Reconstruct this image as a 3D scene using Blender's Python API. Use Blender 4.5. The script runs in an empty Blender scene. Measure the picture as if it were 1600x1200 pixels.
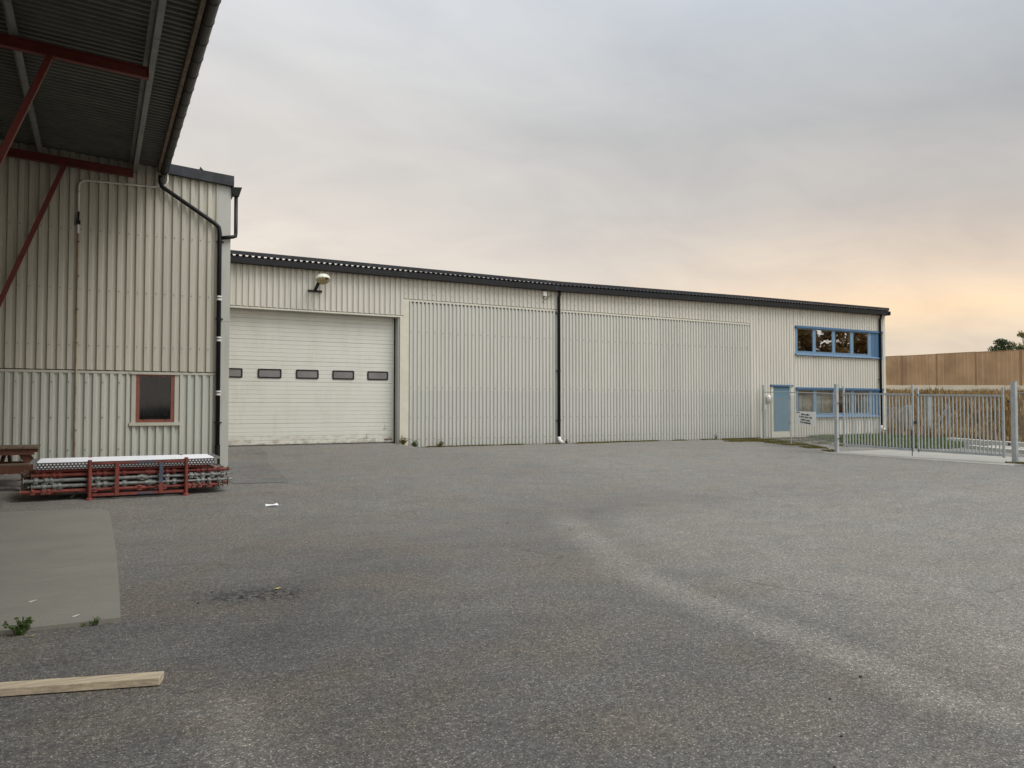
import bpy, math, random
from mathutils import Vector, Matrix
random.seed(7)
S = bpy.context.scene
COL = S.collection
R = math.radians

# ------------------------------------------------------------------ camera
YAW = math.atan(649 / 1197.0)
PITCH = math.atan(36 / 1197.0)
cd = bpy.data.cameras.new('camera')
cam = bpy.data.objects.new('camera', cd)
COL.objects.link(cam)
cam.location = (0, 0, 1.6)
cam.rotation_euler = (math.pi / 2 + PITCH, 0, -YAW)
cd.sensor_width = 36
cd.lens = 36 * 1197 / 1600.0
cd.clip_start = 0.05
cd.clip_end = 3000
S.camera = cam

# ------------------------------------------------------------------ exposure, sun, sky
S.view_settings.view_transform = 'Standard'
S.view_settings.look = 'None'
S.view_settings.exposure = 0.0
S.view_settings.gamma = 1.0
S.view_settings.use_curve_mapping = False

SUN_DIR = Vector((0.42, -0.44, 0.79)).normalized()     # direction TO the veiled sun
sd = bpy.data.lights.new('sun', 'SUN')
sd.energy = 2.7
sd.angle = R(35)
sd.color = (1.0, 0.97, 0.93)
sun = bpy.data.objects.new('sun', sd)
COL.objects.link(sun)
sun.rotation_euler = SUN_DIR.to_track_quat('Z', 'Y').to_euler()

W = bpy.data.worlds.new('World')
S.world = W
W.use_nodes = True
NT = W.node_tree
NT.nodes.clear()


def nn(nt, typ, **kw):
    n = nt.nodes.new(typ)
    for k, v in kw.items():
        setattr(n, k, v)
    return n


def setin(nt, sock, v):
    if isinstance(v, bpy.types.NodeSocket):
        nt.links.new(v, sock)
    else:
        sock.default_value = v


def math_(nt, op, a, b=0.0, c=0.0, clamp=False):
    n = nn(nt, 'ShaderNodeMath', operation=op)
    n.use_clamp = clamp
    setin(nt, n.inputs[0], a)
    setin(nt, n.inputs[1], b)
    setin(nt, n.inputs[2], c)
    return n.outputs[0]


def mixc(nt, f, a, b, mode='MIX'):
    n = nn(nt, 'ShaderNodeMix', data_type='RGBA', blend_type=mode)
    setin(nt, n.inputs[0], f)
    setin(nt, n.inputs[6], a if isinstance(a, bpy.types.NodeSocket) else (*a[:3], 1))
    setin(nt, n.inputs[7], b if isinstance(b, bpy.types.NodeSocket) else (*b[:3], 1))
    return n.outputs[2]


def noise(nt, vec, scale, detail=4, rough=0.55, dist=0.0):
    n = nn(nt, 'ShaderNodeTexNoise')
    if vec is not None:
        nt.links.new(vec, n.inputs['Vector'])
    n.inputs['Scale'].default_value = scale
    n.inputs['Detail'].default_value = detail
    n.inputs['Roughness'].default_value = rough
    n.inputs['Distortion'].default_value = dist
    return n.outputs[0]


def ramp(nt, f, pts):
    n = nn(nt, 'ShaderNodeValToRGB')
    e = n.color_ramp.elements
    while len(e) < len(pts):
        e.new(0.5)
    for el, (p, c) in zip(e, pts):
        el.position = p
        el.color = (*c, 1) if len(c) == 3 else c
    setin(nt, n.inputs[0], f)
    return n.outputs[0]


def mapping(nt, vec, scale=(1, 1, 1), loc=(0, 0, 0), rot=(0, 0, 0)):
    n = nn(nt, 'ShaderNodeMapping')
    nt.links.new(vec, n.inputs[0])
    n.inputs['Scale'].default_value = scale
    n.inputs['Location'].default_value = loc
    n.inputs['Rotation'].default_value = rot
    return n.outputs[0]


def lin(r, g, b):
    f = lambda v: ((v / 255 + 0.055) / 1.055) ** 2.4 if v > 10 else v / 255 / 12.92
    return (f(r), f(g), f(b))


tc = nn(NT, 'ShaderNodeTexCoord')
sep = nn(NT, 'ShaderNodeSeparateXYZ')
NT.links.new(tc.outputs['Generated'], sep.inputs[0])
dx, dy, dz = sep.outputs
# cloud layer laid on a plane overhead
zc = math_(NT, 'MAXIMUM', math_(NT, 'ADD', dz, 0.22), 0.05)
cmb = nn(NT, 'ShaderNodeCombineXYZ')
NT.links.new(math_(NT, 'DIVIDE', dx, zc), cmb.inputs[0])
NT.links.new(math_(NT, 'DIVIDE', dy, zc), cmb.inputs[1])
cl = noise(NT, mapping(NT, cmb.outputs[0], (0.85, 1.0, 1), (3.1, 1.7, 0), (0, 0, 0.5)), 1.0, 4, 0.5, 0.3)
cl2 = noise(NT, mapping(NT, cmb.outputs[0], (0.35, 0.5, 1), (7.3, 2.2, 0), (0, 0, 0.9)), 1.0, 3, 0.5, 0.2)
# azimuth factors: glow low at the right, paler towards the left
AZ = YAW + math.atan(640 / 1197.0)
az_r = math_(NT, 'ADD', math_(NT, 'MULTIPLY', dx, math.sin(AZ)), math_(NT, 'MULTIPLY', dy, math.cos(AZ)))
az_r = math_(NT, 'POWER', math_(NT, 'MAXIMUM', az_r, 0.0), 17.0)
AL = YAW - math.atan(560 / 1197.0)
az_l = math_(NT, 'ADD', math_(NT, 'MULTIPLY', dx, math.sin(AL)), math_(NT, 'MULTIPLY', dy, math.cos(AL)))
az_l = math_(NT, 'POWER', math_(NT, 'MAXIMUM', az_l, 0.0), 4.5)
base = ramp(NT, dz, [(0.0, lin(232, 216, 198)), (0.10, lin(226, 218, 208)), (0.20, lin(213, 209, 204)),
                     (0.33, lin(169, 175, 180)), (0.48, lin(206, 214, 222)), (1.0, lin(205, 209, 214))])
left = ramp(NT, dz, [(0.0, lin(246, 230, 210)), (0.25, lin(243, 234, 222)), (0.5, lin(241, 241, 240)), (1.0, lin(215, 217, 218))])
glow = ramp(NT, dz, [(0.0, lin(242, 222, 200)), (0.075, lin(240, 222, 198)), (0.115, (1.25, 0.92, 0.58)), (0.15, (1.05, 0.82, 0.60)),
                     (0.24, lin(212, 202, 191)), (0.45, lin(190, 195, 200)), (1.0, lin(205, 208, 212))])
c = mixc(NT, az_l, base, left)
c = mixc(NT, az_r, c, glow)
sh = ramp(NT, cl, [(0.25, (0.86, 0.865, 0.885)), (0.5, (0.985, 0.985, 0.99)), (0.75, (1.08, 1.07, 1.05))])
c = mixc(NT, 1.0, c, sh, 'MULTIPLY')
sh2 = ramp(NT, cl2, [(0.3, (0.90, 0.91, 0.93)), (0.7, (1.08, 1.07, 1.06))])
c = mixc(NT, 1.0, c, sh2, 'MULTIPLY')
cl3 = noise(NT, mapping(NT, cmb.outputs[0], (2.2, 3.2, 1), (1.3, 5.2, 0), (0, 0, 0.7)), 1.0, 5, 0.6, 0.6)
sh3 = ramp(NT, cl3, [(0.3, (0.935, 0.94, 0.955)), (0.7, (1.06, 1.055, 1.04))])
c = mixc(NT, 1.0, c, sh3, 'MULTIPLY')
# unseen sky behind the camera brightened to light walls, sign and barrier
back = math_(NT, 'MULTIPLY', math_(NT, 'MAXIMUM', math_(NT, 'SUBTRACT', math_(NT, 'ADD', math_(NT, 'MULTIPLY', dy, -0.88), math_(NT, 'MULTIPLY', dx, -0.47)), 0.1), 0.0), 1.9)
bk = mixc(NT, math_(NT, 'MINIMUM', back, 1.0), (1, 1, 1), (2.6, 2.6, 2.55))
c = mixc(NT, 1.0, c, bk, 'MULTIPLY')
bgc = nn(NT, 'ShaderNodeBackground')
NT.links.new(c, bgc.inputs[0])
bgc.inputs[1].default_value = 1.03
sky = nn(NT, 'ShaderNodeTexSky', sky_type='NISHITA')
sky.sun_disc = False
sky.sun_elevation = math.asin(SUN_DIR.z)
sky.sun_rotation = math.atan2(SUN_DIR.x, SUN_DIR.y)
bgs = nn(NT, 'ShaderNodeBackground')
NT.links.new(sky.outputs[0], bgs.inputs[0])
bgs.inputs[1].default_value = 0.05
mx = nn(NT, 'ShaderNodeMixShader')
mx.inputs[0].default_value = 0.93                       # the cloud deck covers nearly all of the blue
NT.links.new(bgs.outputs[0], mx.inputs[1])
NT.links.new(bgc.outputs[0], mx.inputs[2])
out = nn(NT, 'ShaderNodeOutputWorld')
NT.links.new(mx.outputs[0], out.inputs[0])


# ------------------------------------------------------------------ mesh helpers
class MB:
    def __init__(s):
        s.v, s.f = [], []
        s.m = None

    def add(s, vs, fs):
        o = len(s.v)
        s.v += [tuple(p) for p in vs]
        s.f += [tuple(i + o for i in f) for f in fs]
        return s

    def box(s, x0, x1, y0, y1, z0, z1):
        return s.add([(x0, y0, z0), (x1, y0, z0), (x1, y1, z0), (x0, y1, z0), (x0, y0, z1), (x1, y0, z1), (x1, y1, z1), (x0, y1, z1)],
                     [(0, 3, 2, 1), (4, 5, 6, 7), (0, 1, 5, 4), (1, 2, 6, 5), (2, 3, 7, 6), (3, 0, 4, 7)])

    def hexa(s, p):                                       # 8 points: bottom ring, top ring
        return s.add(p, [(0, 3, 2, 1), (4, 5, 6, 7), (0, 1, 5, 4), (1, 2, 6, 5), (2, 3, 7, 6), (3, 0, 4, 7)])

    def bar(s, a, b, w, h, up=(0, 0, 1)):
        a, b = Vector(a), Vector(b)
        d = (b - a).normalized()
        u = Vector(up)
        if abs(d.dot(u)) > 0.98:
            u = Vector((0, 1, 0))
        r = d.cross(u).normalized() * (w / 2)
        u = r.cross(d).normalized() * (h / 2)
        return s.hexa([a - r - u, b - r - u, b + r - u, a + r - u, a - r + u, b - r + u, b + r + u, a + r + u])

    def tube(s, pts, r, n=10, cap=True):
        pts = [Vector(p) for p in pts]
        rs = r if isinstance(r, (list, tuple)) else [r] * len(pts)
        o = len(s.v)
        prev = None
        for i, p in enumerate(pts):
            if i == 0:
                d = pts[1] - pts[0]
            elif i == len(pts) - 1:
                d = pts[-1] - pts[-2]
            else:
                d = (pts[i + 1] - pts[i]).normalized() + (pts[i] - pts[i - 1]).normalized()
            d.normalize()
            if prev is None:
                a = Vector((0, 0, 1)) if abs(d.z) < 0.9 else Vector((1, 0, 0))
                u = d.cross(a).normalized()
            else:
                u = (prev - d * prev.dot(d)).normalized()
            prev = u
            w = d.cross(u)
            for k in range(n):
                t = 2 * math.pi * k / n
                s.v.append(tuple(p + (u * math.cos(t) + w * math.sin(t)) * rs[i]))
        for i in range(len(pts) - 1):
            for k in range(n):
                a, b = o + i * n + k, o + i * n + (k + 1) % n
                s.f.append((a, b, b + n, a + n))
        if cap:
            s.f.append(tuple(o + k for k in range(n))[::-1])
            s.f.append(tuple(o + (len(pts) - 1) * n + k for k in range(n)))
        return s

    def strip(s, prof, z0, z1):                           # profile of (x, y), z0/z1 numbers or functions of (x, y)
        g0 = z0 if callable(z0) else (lambda x, y: z0)
        g1 = z1 if callable(z1) else (lambda x, y: z1)
        o = len(s.v)
        for x, y in prof:
            s.v.append((x, y, g0(x, y)))
            s.v.append((x, y, g1(x, y)))
        for i in range(len(prof) - 1):
            s.f.append((o + 2 * i, o + 2 * i + 2, o + 2 * i + 3, o + 2 * i + 1))
        return s

    def mark(s):                                          # faces added from here on take the second material
        s.m = len(s.f)
        return s

    def build_each(s, name, mat, parent, **kw):           # one object per connected piece
        par = list(range(len(s.v)))

        def find(i):
            while par[i] != i:
                par[i] = par[par[i]]
                i = par[i]
            return i
        for f in s.f:
            r0 = find(f[0])
            for i in f[1:]:
                par[find(i)] = r0
        groups = {}
        for f in s.f:
            groups.setdefault(find(f[0]), []).append(f)
        res = []
        for fs_ in groups.values():
            idx = sorted({i for f in fs_ for i in f})
            mp = {o: n for n, o in enumerate(idx)}
            m2 = MB().add([s.v[i] for i in idx], [tuple(mp[i] for i in f) for f in fs_])
            res.append(m2.build(name, mat, parent, **kw))
        return res

    def build(s, name, mat, parent=None, base=None, smooth=False, bevel=0):
        if parent is not None and base is None:
            base = Vector(parent.get('_w', (0, 0, 0)))
        own = Vector(base) if (base is not None and parent is None) else Vector((0, 0, 0))
        off = Vector(base) if base is not None else Vector((0, 0, 0))
        me = bpy.data.meshes.new(name)
        me.from_pydata([tuple(Vector(p) - off) for p in s.v], [], s.f)
        if isinstance(mat, (list, tuple)):
            for q in mat:
                me.materials.append(q)
            if s.m is not None:
                for p in me.polygons[s.m:]:
                    p.material_index = 1
        else:
            me.materials.append(mat)
        if smooth:
            me.polygons.foreach_set('use_smooth', [True] * len(me.polygons))
        me.update()
        o = bpy.data.objects.new(name, me)
        COL.objects.link(o)
        if parent is not None:
            o.parent = parent
            o['_w'] = list(base)
        else:
            o.location = own
            o['_w'] = list(own)
        if bevel:
            m = o.modifiers.new('bevel', 'BEVEL')
            m.width = bevel
            m.segments = 2
            m.limit_method = 'ANGLE'
        return o


def tag(o, label, cat, group=None):
    o['label'] = label
    o['category'] = cat
    if group:
        o['group'] = group
    return o


def thing(name, loc, label, cat, group=None):
    o = bpy.data.objects.new(name, None)
    COL.objects.link(o)
    o.location = loc
    o.empty_display_size = 0.3
    o['_w'] = list(loc)
    return tag(o, label, cat, group)


def struct(o, kind='structure'):
    o['kind'] = kind
    return o


KIDS = {}


def copy_tree(o, parent=None):
    c = o.copy()
    COL.objects.link(c)
    if parent is not None:
        c.parent = parent
    for ch in [k for k in bpy.data.objects if k.parent == o]:
        copy_tree(ch, c)
    return c


# ------------------------------------------------------------------ materials
def mat(name, col, rough=0.6, metal=0.0, var=0.0, vscale=3.0, bump=0.0, bscale=60.0, stretch=(1, 1, 1), dirt=None, dirt_amt=0.0, spec=0.5, fine=0.0):
    m = bpy.data.materials.new(name)
    m.use_nodes = True
    nt = m.node_tree
    b = nt.nodes['Principled BSDF']
    b.inputs['Roughness'].default_value = rough
    b.inputs['Metallic'].default_value = metal
    b.inputs['Specular IOR Level'].default_value = spec
    t = nn(nt, 'ShaderNodeTexCoord')
    vec = mapping(nt, t.outputs['Object'], stretch)
    c = (*col, 1)
    node = None
    if var:
        n = noise(nt, vec, vscale, 5, 0.6)
        lo = tuple(x * (1 - var) for x in col)
        hi = tuple(min(1, x * (1 + var)) for x in col)
        node = ramp(nt, n, [(0.3, lo), (0.7, hi)])
    if dirt is not None:
        n = noise(nt, vec, vscale * 2.3, 6, 0.65)
        f = ramp(nt, n, [(0.5, (0, 0, 0)), (0.72, (dirt_amt,) * 3)])
        node = mixc(nt, f, node if node is not None else col, dirt)
    if fine:
        n = noise(nt, t.outputs['Object'], 45, 3, 0.7)
        f = ramp(nt, n, [(0.3, (1 - fine,) * 3), (0.7, (1 + fine,) * 3)])
        node = mixc(nt, 1.0, node if node is not None else col, f, 'MULTIPLY')
    if node is not None:
        nt.links.new(node, b.inputs['Base Color'])
    else:
        b.inputs['Base Color'].default_value = c
    if bump:
        n = noise(nt, vec, bscale, 4, 0.6)
        bp = nn(nt, 'ShaderNodeBump')
        bp.inputs['Strength'].default_value = bump
        bp.inputs['Distance'].default_value = 0.02
        nt.links.new(n, bp.inputs['Height'])
        nt.links.new(bp.outputs[0], b.inputs['Normal'])
    return m


def clad(name, col, low=None, zlow=2.2, soil=0.12, streak=0.0):
    """painted sheet steel: chalky tone changes sheet by sheet, rain streaks, soiling splashed up from the ground"""
    m = bpy.data.materials.new(name)
    m.use_nodes = True
    nt = m.node_tree
    b = nt.nodes['Principled BSDF']
    b.inputs['Roughness'].default_value = 0.5
    b.inputs['Specular IOR Level'].default_value = 0.35
    g = nn(nt, 'ShaderNodeNewGeometry')
    pos = g.outputs['Position']
    sp = nn(nt, 'ShaderNodeSeparateXYZ')
    nt.links.new(pos, sp.inputs[0])
    c = col
    n1 = noise(nt, mapping(nt, pos, (1, 1, 0.35)), 0.7, 4, 0.6)
    c = mixc(nt, n1, tuple(x * 0.9 for x in col), tuple(min(1, x * 1.08) for x in col))
    if low is not None:
        f = math_(nt, 'MULTIPLY', math_(nt, 'SUBTRACT', zlow, sp.outputs[2]), 9.0, clamp=True)
        c = mixc(nt, f, c, low)
    # sheet-to-sheet tone: every 1.07 m
    fl = math_(nt, 'FLOOR', math_(nt, 'DIVIDE', sp.outputs[0], 1.07))
    wn = nn(nt, 'ShaderNodeTexWhiteNoise', noise_dimensions='1D')
    nt.links.new(fl, wn.inputs['W'])
    f = ramp(nt, wn.outputs['Value'], [(0.0, (0.965, 0.965, 0.97)), (1.0, (1.03, 1.025, 1.02))])
    c = mixc(nt, 1.0, c, f, 'MULTIPLY')
    # vertical rain streaks
    n2 = noise(nt, mapping(nt, pos, (14, 14, 0.6)), 1.0, 5, 0.7)
    f = ramp(nt, n2, [(0.45, (0, 0, 0)), (0.75, (0.22 + streak,) * 3)])
    c = mixc(nt, f, c, tuple(x * 0.55 for x in (col[0], col[1] * 0.98, col[2] * 0.85)))
    # speckles of grime
    n3 = noise(nt, pos, 22, 5, 0.75)
    f = ramp(nt, n3, [(0.62, (0, 0, 0)), (0.72, (0.35,) * 3)])
    c = mixc(nt, f, c, tuple(x * 0.5 for x in col))
    # splash soiling at the foot
    zz = math_(nt, 'SUBTRACT', 0.95, sp.outputs[2])
    n4 = noise(nt, mapping(nt, pos, (3, 3, 1)), 1.2, 4, 0.6)
    f = math_(nt, 'MULTIPLY', math_(nt, 'MULTIPLY', zz, n4), soil * 3.0, clamp=True)
    c = mixc(nt, f, c, (0.10, 0.095, 0.06))
    nt.links.new(c, b.inputs['Base Color'])
    bp = nn(nt, 'ShaderNodeBump')
    bp.inputs['Strength'].default_value = 0.06
    bp.inputs['Distance'].default_value = 0.02
    nt.links.new(noise(nt, mapping(nt, pos, (3, 3, 1)), 3, 2), bp.inputs['Height'])
    nt.links.new(bp.outputs[0], b.inputs['Normal'])
    return m


M = {}
M['clad_up'] = clad('beige_cladding', (0.525, 0.50, 0.435), streak=0.12)
M['clad_low'] = clad('grey_green_cladding', (0.475, 0.465, 0.415), low=(0.44, 0.436, 0.397), zlow=2.2)
M['clad_left_up'] = clad('taupe_cladding', (0.47, 0.445, 0.37), streak=0.18)
M['clad_left_low'] = clad('pale_cladding', (0.46, 0.465, 0.41), soil=0.2)
M['trim'] = mat('trim_sheet', (0.42, 0.40, 0.33), 0.5, var=0.08, vscale=1.5, stretch=(1, 1, 0.4), dirt=(0.2, 0.18, 0.14), dirt_amt=0.3)
M['trim_grey'] = mat('corner_trim', (0.38, 0.38, 0.34), 0.5, var=0.07, vscale=1.2, stretch=(1, 1, 0.3), dirt=(0.2, 0.19, 0.16), dirt_amt=0.25)
M['black'] = mat('black_coated_steel', (0.008, 0.008, 0.009), 0.45, var=0.3, vscale=4, spec=0.25)
M['fascia'] = mat('anthracite_sheet', (0.016, 0.018, 0.022), 0.5, var=0.25, vscale=1.5, dirt=(0.12, 0.12, 0.12), dirt_amt=0.2, spec=0.3)
M['gutter_dirty'] = mat('dirty_gutter', (0.014, 0.012, 0.010), 0.5, var=0.4, vscale=3, dirt=(0.05, 0.033, 0.018), dirt_amt=0.4)
M['door'] = None
M['red'] = mat('red_oxide_paint', (0.13, 0.018, 0.012), 0.55, var=0.25, vscale=6, dirt=(0.06, 0.03, 0.02), dirt_amt=0.5)
M['red_rack'] = mat('worn_red_paint', (0.17, 0.028, 0.019), 0.6, var=0.35, vscale=9, dirt=(0.09, 0.06, 0.045), dirt_amt=0.8)
M['blue_paint'] = mat('slate_blue_overpaint', (0.05, 0.062, 0.095), 0.5, var=0.3, vscale=9, dirt=(0.15, 0.035, 0.025), dirt_amt=0.4)
M['galv'] = mat('galvanised_steel', (0.42, 0.44, 0.44), 0.45, 0.55, var=0.2, vscale=25)
M['galv_dull'] = mat('weathered_zinc', (0.34, 0.37, 0.375), 0.55, 0.3, var=0.18, vscale=12, dirt=(0.2, 0.2, 0.19), dirt_amt=0.4)
M['prop_zinc'] = mat('grimy_prop_zinc', (0.20, 0.21, 0.20), 0.5, 0.35, var=0.35, vscale=9, dirt=(0.08, 0.06, 0.045), dirt_amt=0.8)
M['galv_dark'] = mat('dull_zinc_purlin', (0.20, 0.21, 0.20), 0.5, 0.3, var=0.2, vscale=5)
M['canopy_sheet'] = mat('dull_canopy_sheet', (0.095, 0.098, 0.085), 0.55, 0.2, var=0.2, vscale=1.5, dirt=(0.05, 0.045, 0.03), dirt_amt=0.5)
M['rust'] = mat('rusty_steel', (0.13, 0.085, 0.055), 0.75, 0.1, var=0.4, vscale=8, dirt=(0.38, 0.33, 0.25), dirt_amt=0.6)
M['rustpipe'] = mat('rust_stained_pipe', (0.30, 0.24, 0.16), 0.65, 0.0, var=0.35, vscale=5, stretch=(1, 1, 0.5), dirt=(0.22, 0.10, 0.03), dirt_amt=0.9)
M['white_pvc'] = mat('white_plastic', (0.62, 0.60, 0.55), 0.45, var=0.1, vscale=6)
M['white_clean'] = mat('white_enamel', (0.75, 0.74, 0.69), 0.4, var=0.06, vscale=10, dirt=(0.4, 0.36, 0.28), dirt_amt=0.4)
M['win_red'] = mat('red_brown_frame', (0.19, 0.055, 0.035), 0.45, var=0.2, vscale=8)
M['blue_frame'] = mat('blue_window_frame', (0.125, 0.21, 0.30), 0.45, var=0.06, vscale=4)
M['blue_dark'] = mat('blue_sheet', (0.052, 0.115, 0.205), 0.48, var=0.07, vscale=2)
M['blue_door'] = mat('blue_door_paint', (0.085, 0.165, 0.215), 0.45, var=0.05, vscale=1.5)
M['cream'] = mat('cream_frame', (0.50, 0.47, 0.38), 0.5, var=0.07, vscale=4)
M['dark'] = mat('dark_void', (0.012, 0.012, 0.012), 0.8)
M['curtain'] = None
M['lens'] = mat('yellowed_lens', (0.30, 0.23, 0.10), 0.25, var=0.3, vscale=30, spec=0.7)
M['chrome'] = mat('steel_handle', (0.6, 0.6, 0.58), 0.25, 0.9)
M['gate'] = mat('galvanised_gate', (0.36, 0.385, 0.385), 0.5, 0.25, var=0.14, vscale=7, dirt=(0.22, 0.22, 0.2), dirt_amt=0.35)
M['wire'] = mat('fence_wire', (0.22, 0.23, 0.22), 0.5, 0.4)
M['hinge'] = mat('dark_hinge_steel', (0.07, 0.06, 0.06), 0.6, 0.3)
M['concrete'] = mat('pale_kerb_concrete', (0.48, 0.46, 0.40), 0.85, var=0.14, vscale=2, bump=0.3, dirt=(0.25, 0.25, 0.18), dirt_amt=0.4)
M['barrier_base'] = mat('barrier_concrete', (0.74, 0.67, 0.54), 0.85, var=0.12, vscale=0.5)
M['paper'] = mat('white_paper', (0.82, 0.83, 0.85), 0.7)
M['leaf_y'] = mat('yellow_leaf', (0.50, 0.42, 0.16), 0.6)
M['leaf_o'] = mat('brown_leaf', (0.30, 0.15, 0.05), 0.6)
M['ink'] = mat('black_lettering', (0.02, 0.02, 0.02), 0.6)
M['stone'] = mat('dark_stone', (0.03, 0.03, 0.03), 0.8)


def leafmat(name, cols, rough=0.6, scale=3.0):
    m = bpy.data.materials.new(name)
    m.use_nodes = True
    nt = m.node_tree
    b = nt.nodes['Principled BSDF']
    g = nn(nt, 'ShaderNodeNewGeometry')
    r = ramp(nt, g.outputs['Random Per Island'], [(i / max(1, len(cols) - 1), c) for i, c in enumerate(cols)])
    n = noise(nt, g.outputs['Position'], scale, 3)
    f = ramp(nt, n, [(0.3, (0.65, 0.65, 0.65)), (0.7, (1.25, 1.25, 1.25))])
    c = mixc(nt, 1.0, r, f, 'MULTIPLY')
    nt.links.new(c, b.inputs['Base Color'])
    b.inputs['Roughness'].default_value = rough
    b.inputs['Specular IOR Level'].default_value = 0.2
    return m


M['leaf_green'] = leafmat('weed_leaves', [(0.035, 0.06, 0.015), (0.07, 0.11, 0.03), (0.11, 0.14, 0.05)])
M['pine'] = leafmat('pine_needles', [(0.025, 0.042, 0.016), (0.045, 0.068, 0.026), (0.075, 0.092, 0.038)], scale=0.8)
M['birch'] = leafmat('birch_leaves', [(0.16, 0.14, 0.05), (0.22, 0.19, 0.07), (0.12, 0.12, 0.04)], scale=0.8)
M['autumn'] = leafmat('autumn_leaves', [(0.24, 0.12, 0.04), (0.32, 0.18, 0.06), (0.17, 0.12, 0.05), (0.28, 0.22, 0.09)], scale=0.6)
M['bark'] = mat('bark', (0.07, 0.055, 0.04), 0.9, var=0.3, vscale=6)
M['dry'] = leafmat('dry_grass', [(0.20, 0.115, 0.045), (0.34, 0.22, 0.095), (0.25, 0.145, 0.055), (0.12, 0.085, 0.03), (0.38, 0.28, 0.14)], scale=0.45)
M['lawn'] = leafmat('lawn_grass', [(0.04, 0.075, 0.015), (0.08, 0.13, 0.03), (0.13, 0.16, 0.05), (0.16, 0.15, 0.06)], scale=1.2)
M['moss'] = leafmat('moss', [(0.10, 0.085, 0.02), (0.17, 0.14, 0.03), (0.07, 0.065, 0.02)], scale=3)


def doormat():
    m = bpy.data.materials.new('cream_door_panels')
    m.use_nodes = True
    nt = m.node_tree
    b = nt.nodes['Principled BSDF']
    b.inputs['Roughness'].default_value = 0.42
    g = nn(nt, 'ShaderNodeNewGeometry')
    pos = g.outputs['Position']
    sp = nn(nt, 'ShaderNodeSeparateXYZ')
    nt.links.new(pos, sp.inputs[0])
    n1 = noise(nt, mapping(nt, pos, (0.7, 1, 2)), 0.8, 4)
    c = mixc(nt, n1, (0.50, 0.495, 0.44), (0.555, 0.55, 0.49))
    # faint grey drift of dust in the top courses, rust and mud at the bottom edge
    n2 = noise(nt, mapping(nt, pos, (2.5, 1, 0.6)), 1.0, 5, 0.7)
    f = ramp(nt, n2, [(0.48, (0, 0, 0)), (0.72, (0.3,) * 3)])
    c = mixc(nt, f, c, (0.36, 0.35, 0.27))
    n3 = noise(nt, mapping(nt, pos, (3, 1, 6)), 1.4, 5, 0.7)
    low = math_(nt, 'MULTIPLY', math_(nt, 'SUBTRACT', 0.80, sp.outputs[2]), 2.2, clamp=True)
    f = math_(nt, 'MULTIPLY', low, ramp(nt, n3, [(0.45, (0, 0, 0)), (0.62, (1, 1, 1))]))
    c = mixc(nt, f, c, (0.20, 0.14, 0.07))
    nt.links.new(c, b.inputs['Base Color'])
    return m


M['door'] = doormat()


def curtain():
    m = bpy.data.materials.new('dark_curtain')
    m.use_nodes = True
    nt = m.node_tree
    b = nt.nodes['Principled BSDF']
    g = nn(nt, 'ShaderNodeNewGeometry')
    n = noise(nt, mapping(nt, g.outputs['Position'], (28, 1, 0.6)), 1.0, 3)
    c = ramp(nt, n, [(0.35, (0.008, 0.009, 0.010)), (0.7, (0.035, 0.038, 0.040))])
    nt.links.new(c, b.inputs['Base Color'])
    b.inputs['Roughness'].default_value = 0.8
    return m


M['curtain'] = curtain()


def glassmat(name, refl=0.35, tint=(0.8, 0.85, 0.85), rough=0.01):
    m = bpy.data.materials.new(name)
    m.use_nodes = True
    nt = m.node_tree
    nt.nodes.remove(nt.nodes['Principled BSDF'])
    o = nt.nodes['Material Output']
    t = nn(nt, 'ShaderNodeBsdfTransparent')
    t.inputs[0].default_value = (*tint, 1)
    gl = nn(nt, 'ShaderNodeBsdfGlossy')
    gl.inputs['Roughness'].default_value = rough
    gl.inputs['Color'].default_value = (0.9, 0.92, 0.95, 1)
    g = nn(nt, 'ShaderNodeNewGeometry')
    bp = nn(nt, 'ShaderNodeBump')
    bp.inputs['Strength'].default_value = 0.03
    bp.inputs['Distance'].default_value = 0.05
    nt.links.new(noise(nt, g.outputs['Position'], 1.3, 1), bp.inputs['Height'])
    nt.links.new(bp.outputs[0], gl.inputs['Normal'])
    mxs = nn(nt, 'ShaderNodeMixShader')
    mxs.inputs[0].default_value = refl
    nt.links.new(t.outputs[0], mxs.inputs[1])
    nt.links.new(gl.outputs[0], mxs.inputs[2])
    nt.links.new(mxs.outputs[0], o.inputs[0])
    return m


M['glass'] = glassmat('window_glass', 0.58)
M['glass_low'] = glassmat('curtained_window_glass', 0.25)
M['glass_left'] = glassmat('dusty_glass', 0.02, tint=(0.55, 0.58, 0.6), rough=0.05)
M['door_pane'] = mat('grey_acrylic_pane', (0.088, 0.085, 0.09), 0.22, var=0.25, vscale=2.5, spec=0.8)


def wood(name, col, stretch=(1, 14, 14), rough=0.7, amt=0.3):
    return mat(name, col, rough, var=amt, vscale=2.0, stretch=stretch, bump=0.25, bscale=4, fine=0.06)


M['plank'] = wood('sawn_pine', (0.42, 0.35, 0.25), (1.2, 18, 18))
M['table_top'] = wood('weathered_stained_wood', (0.11, 0.075, 0.045), (14, 1, 14))
M['table_leg'] = wood('red_brown_stained_wood', (0.10, 0.035, 0.015), (10, 10, 2))
M['board'] = leafmat('brown_barrier_boards', [(0.47, 0.31, 0.175), (0.56, 0.38, 0.22), (0.52, 0.33, 0.19), (0.60, 0.42, 0.26), (0.45, 0.30, 0.17)], 0.8, scale=0.25)
M['board_post'] = wood('brown_barrier_post', (0.28, 0.18, 0.10), (5, 5, 0.5), 0.8, 0.2)


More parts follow.
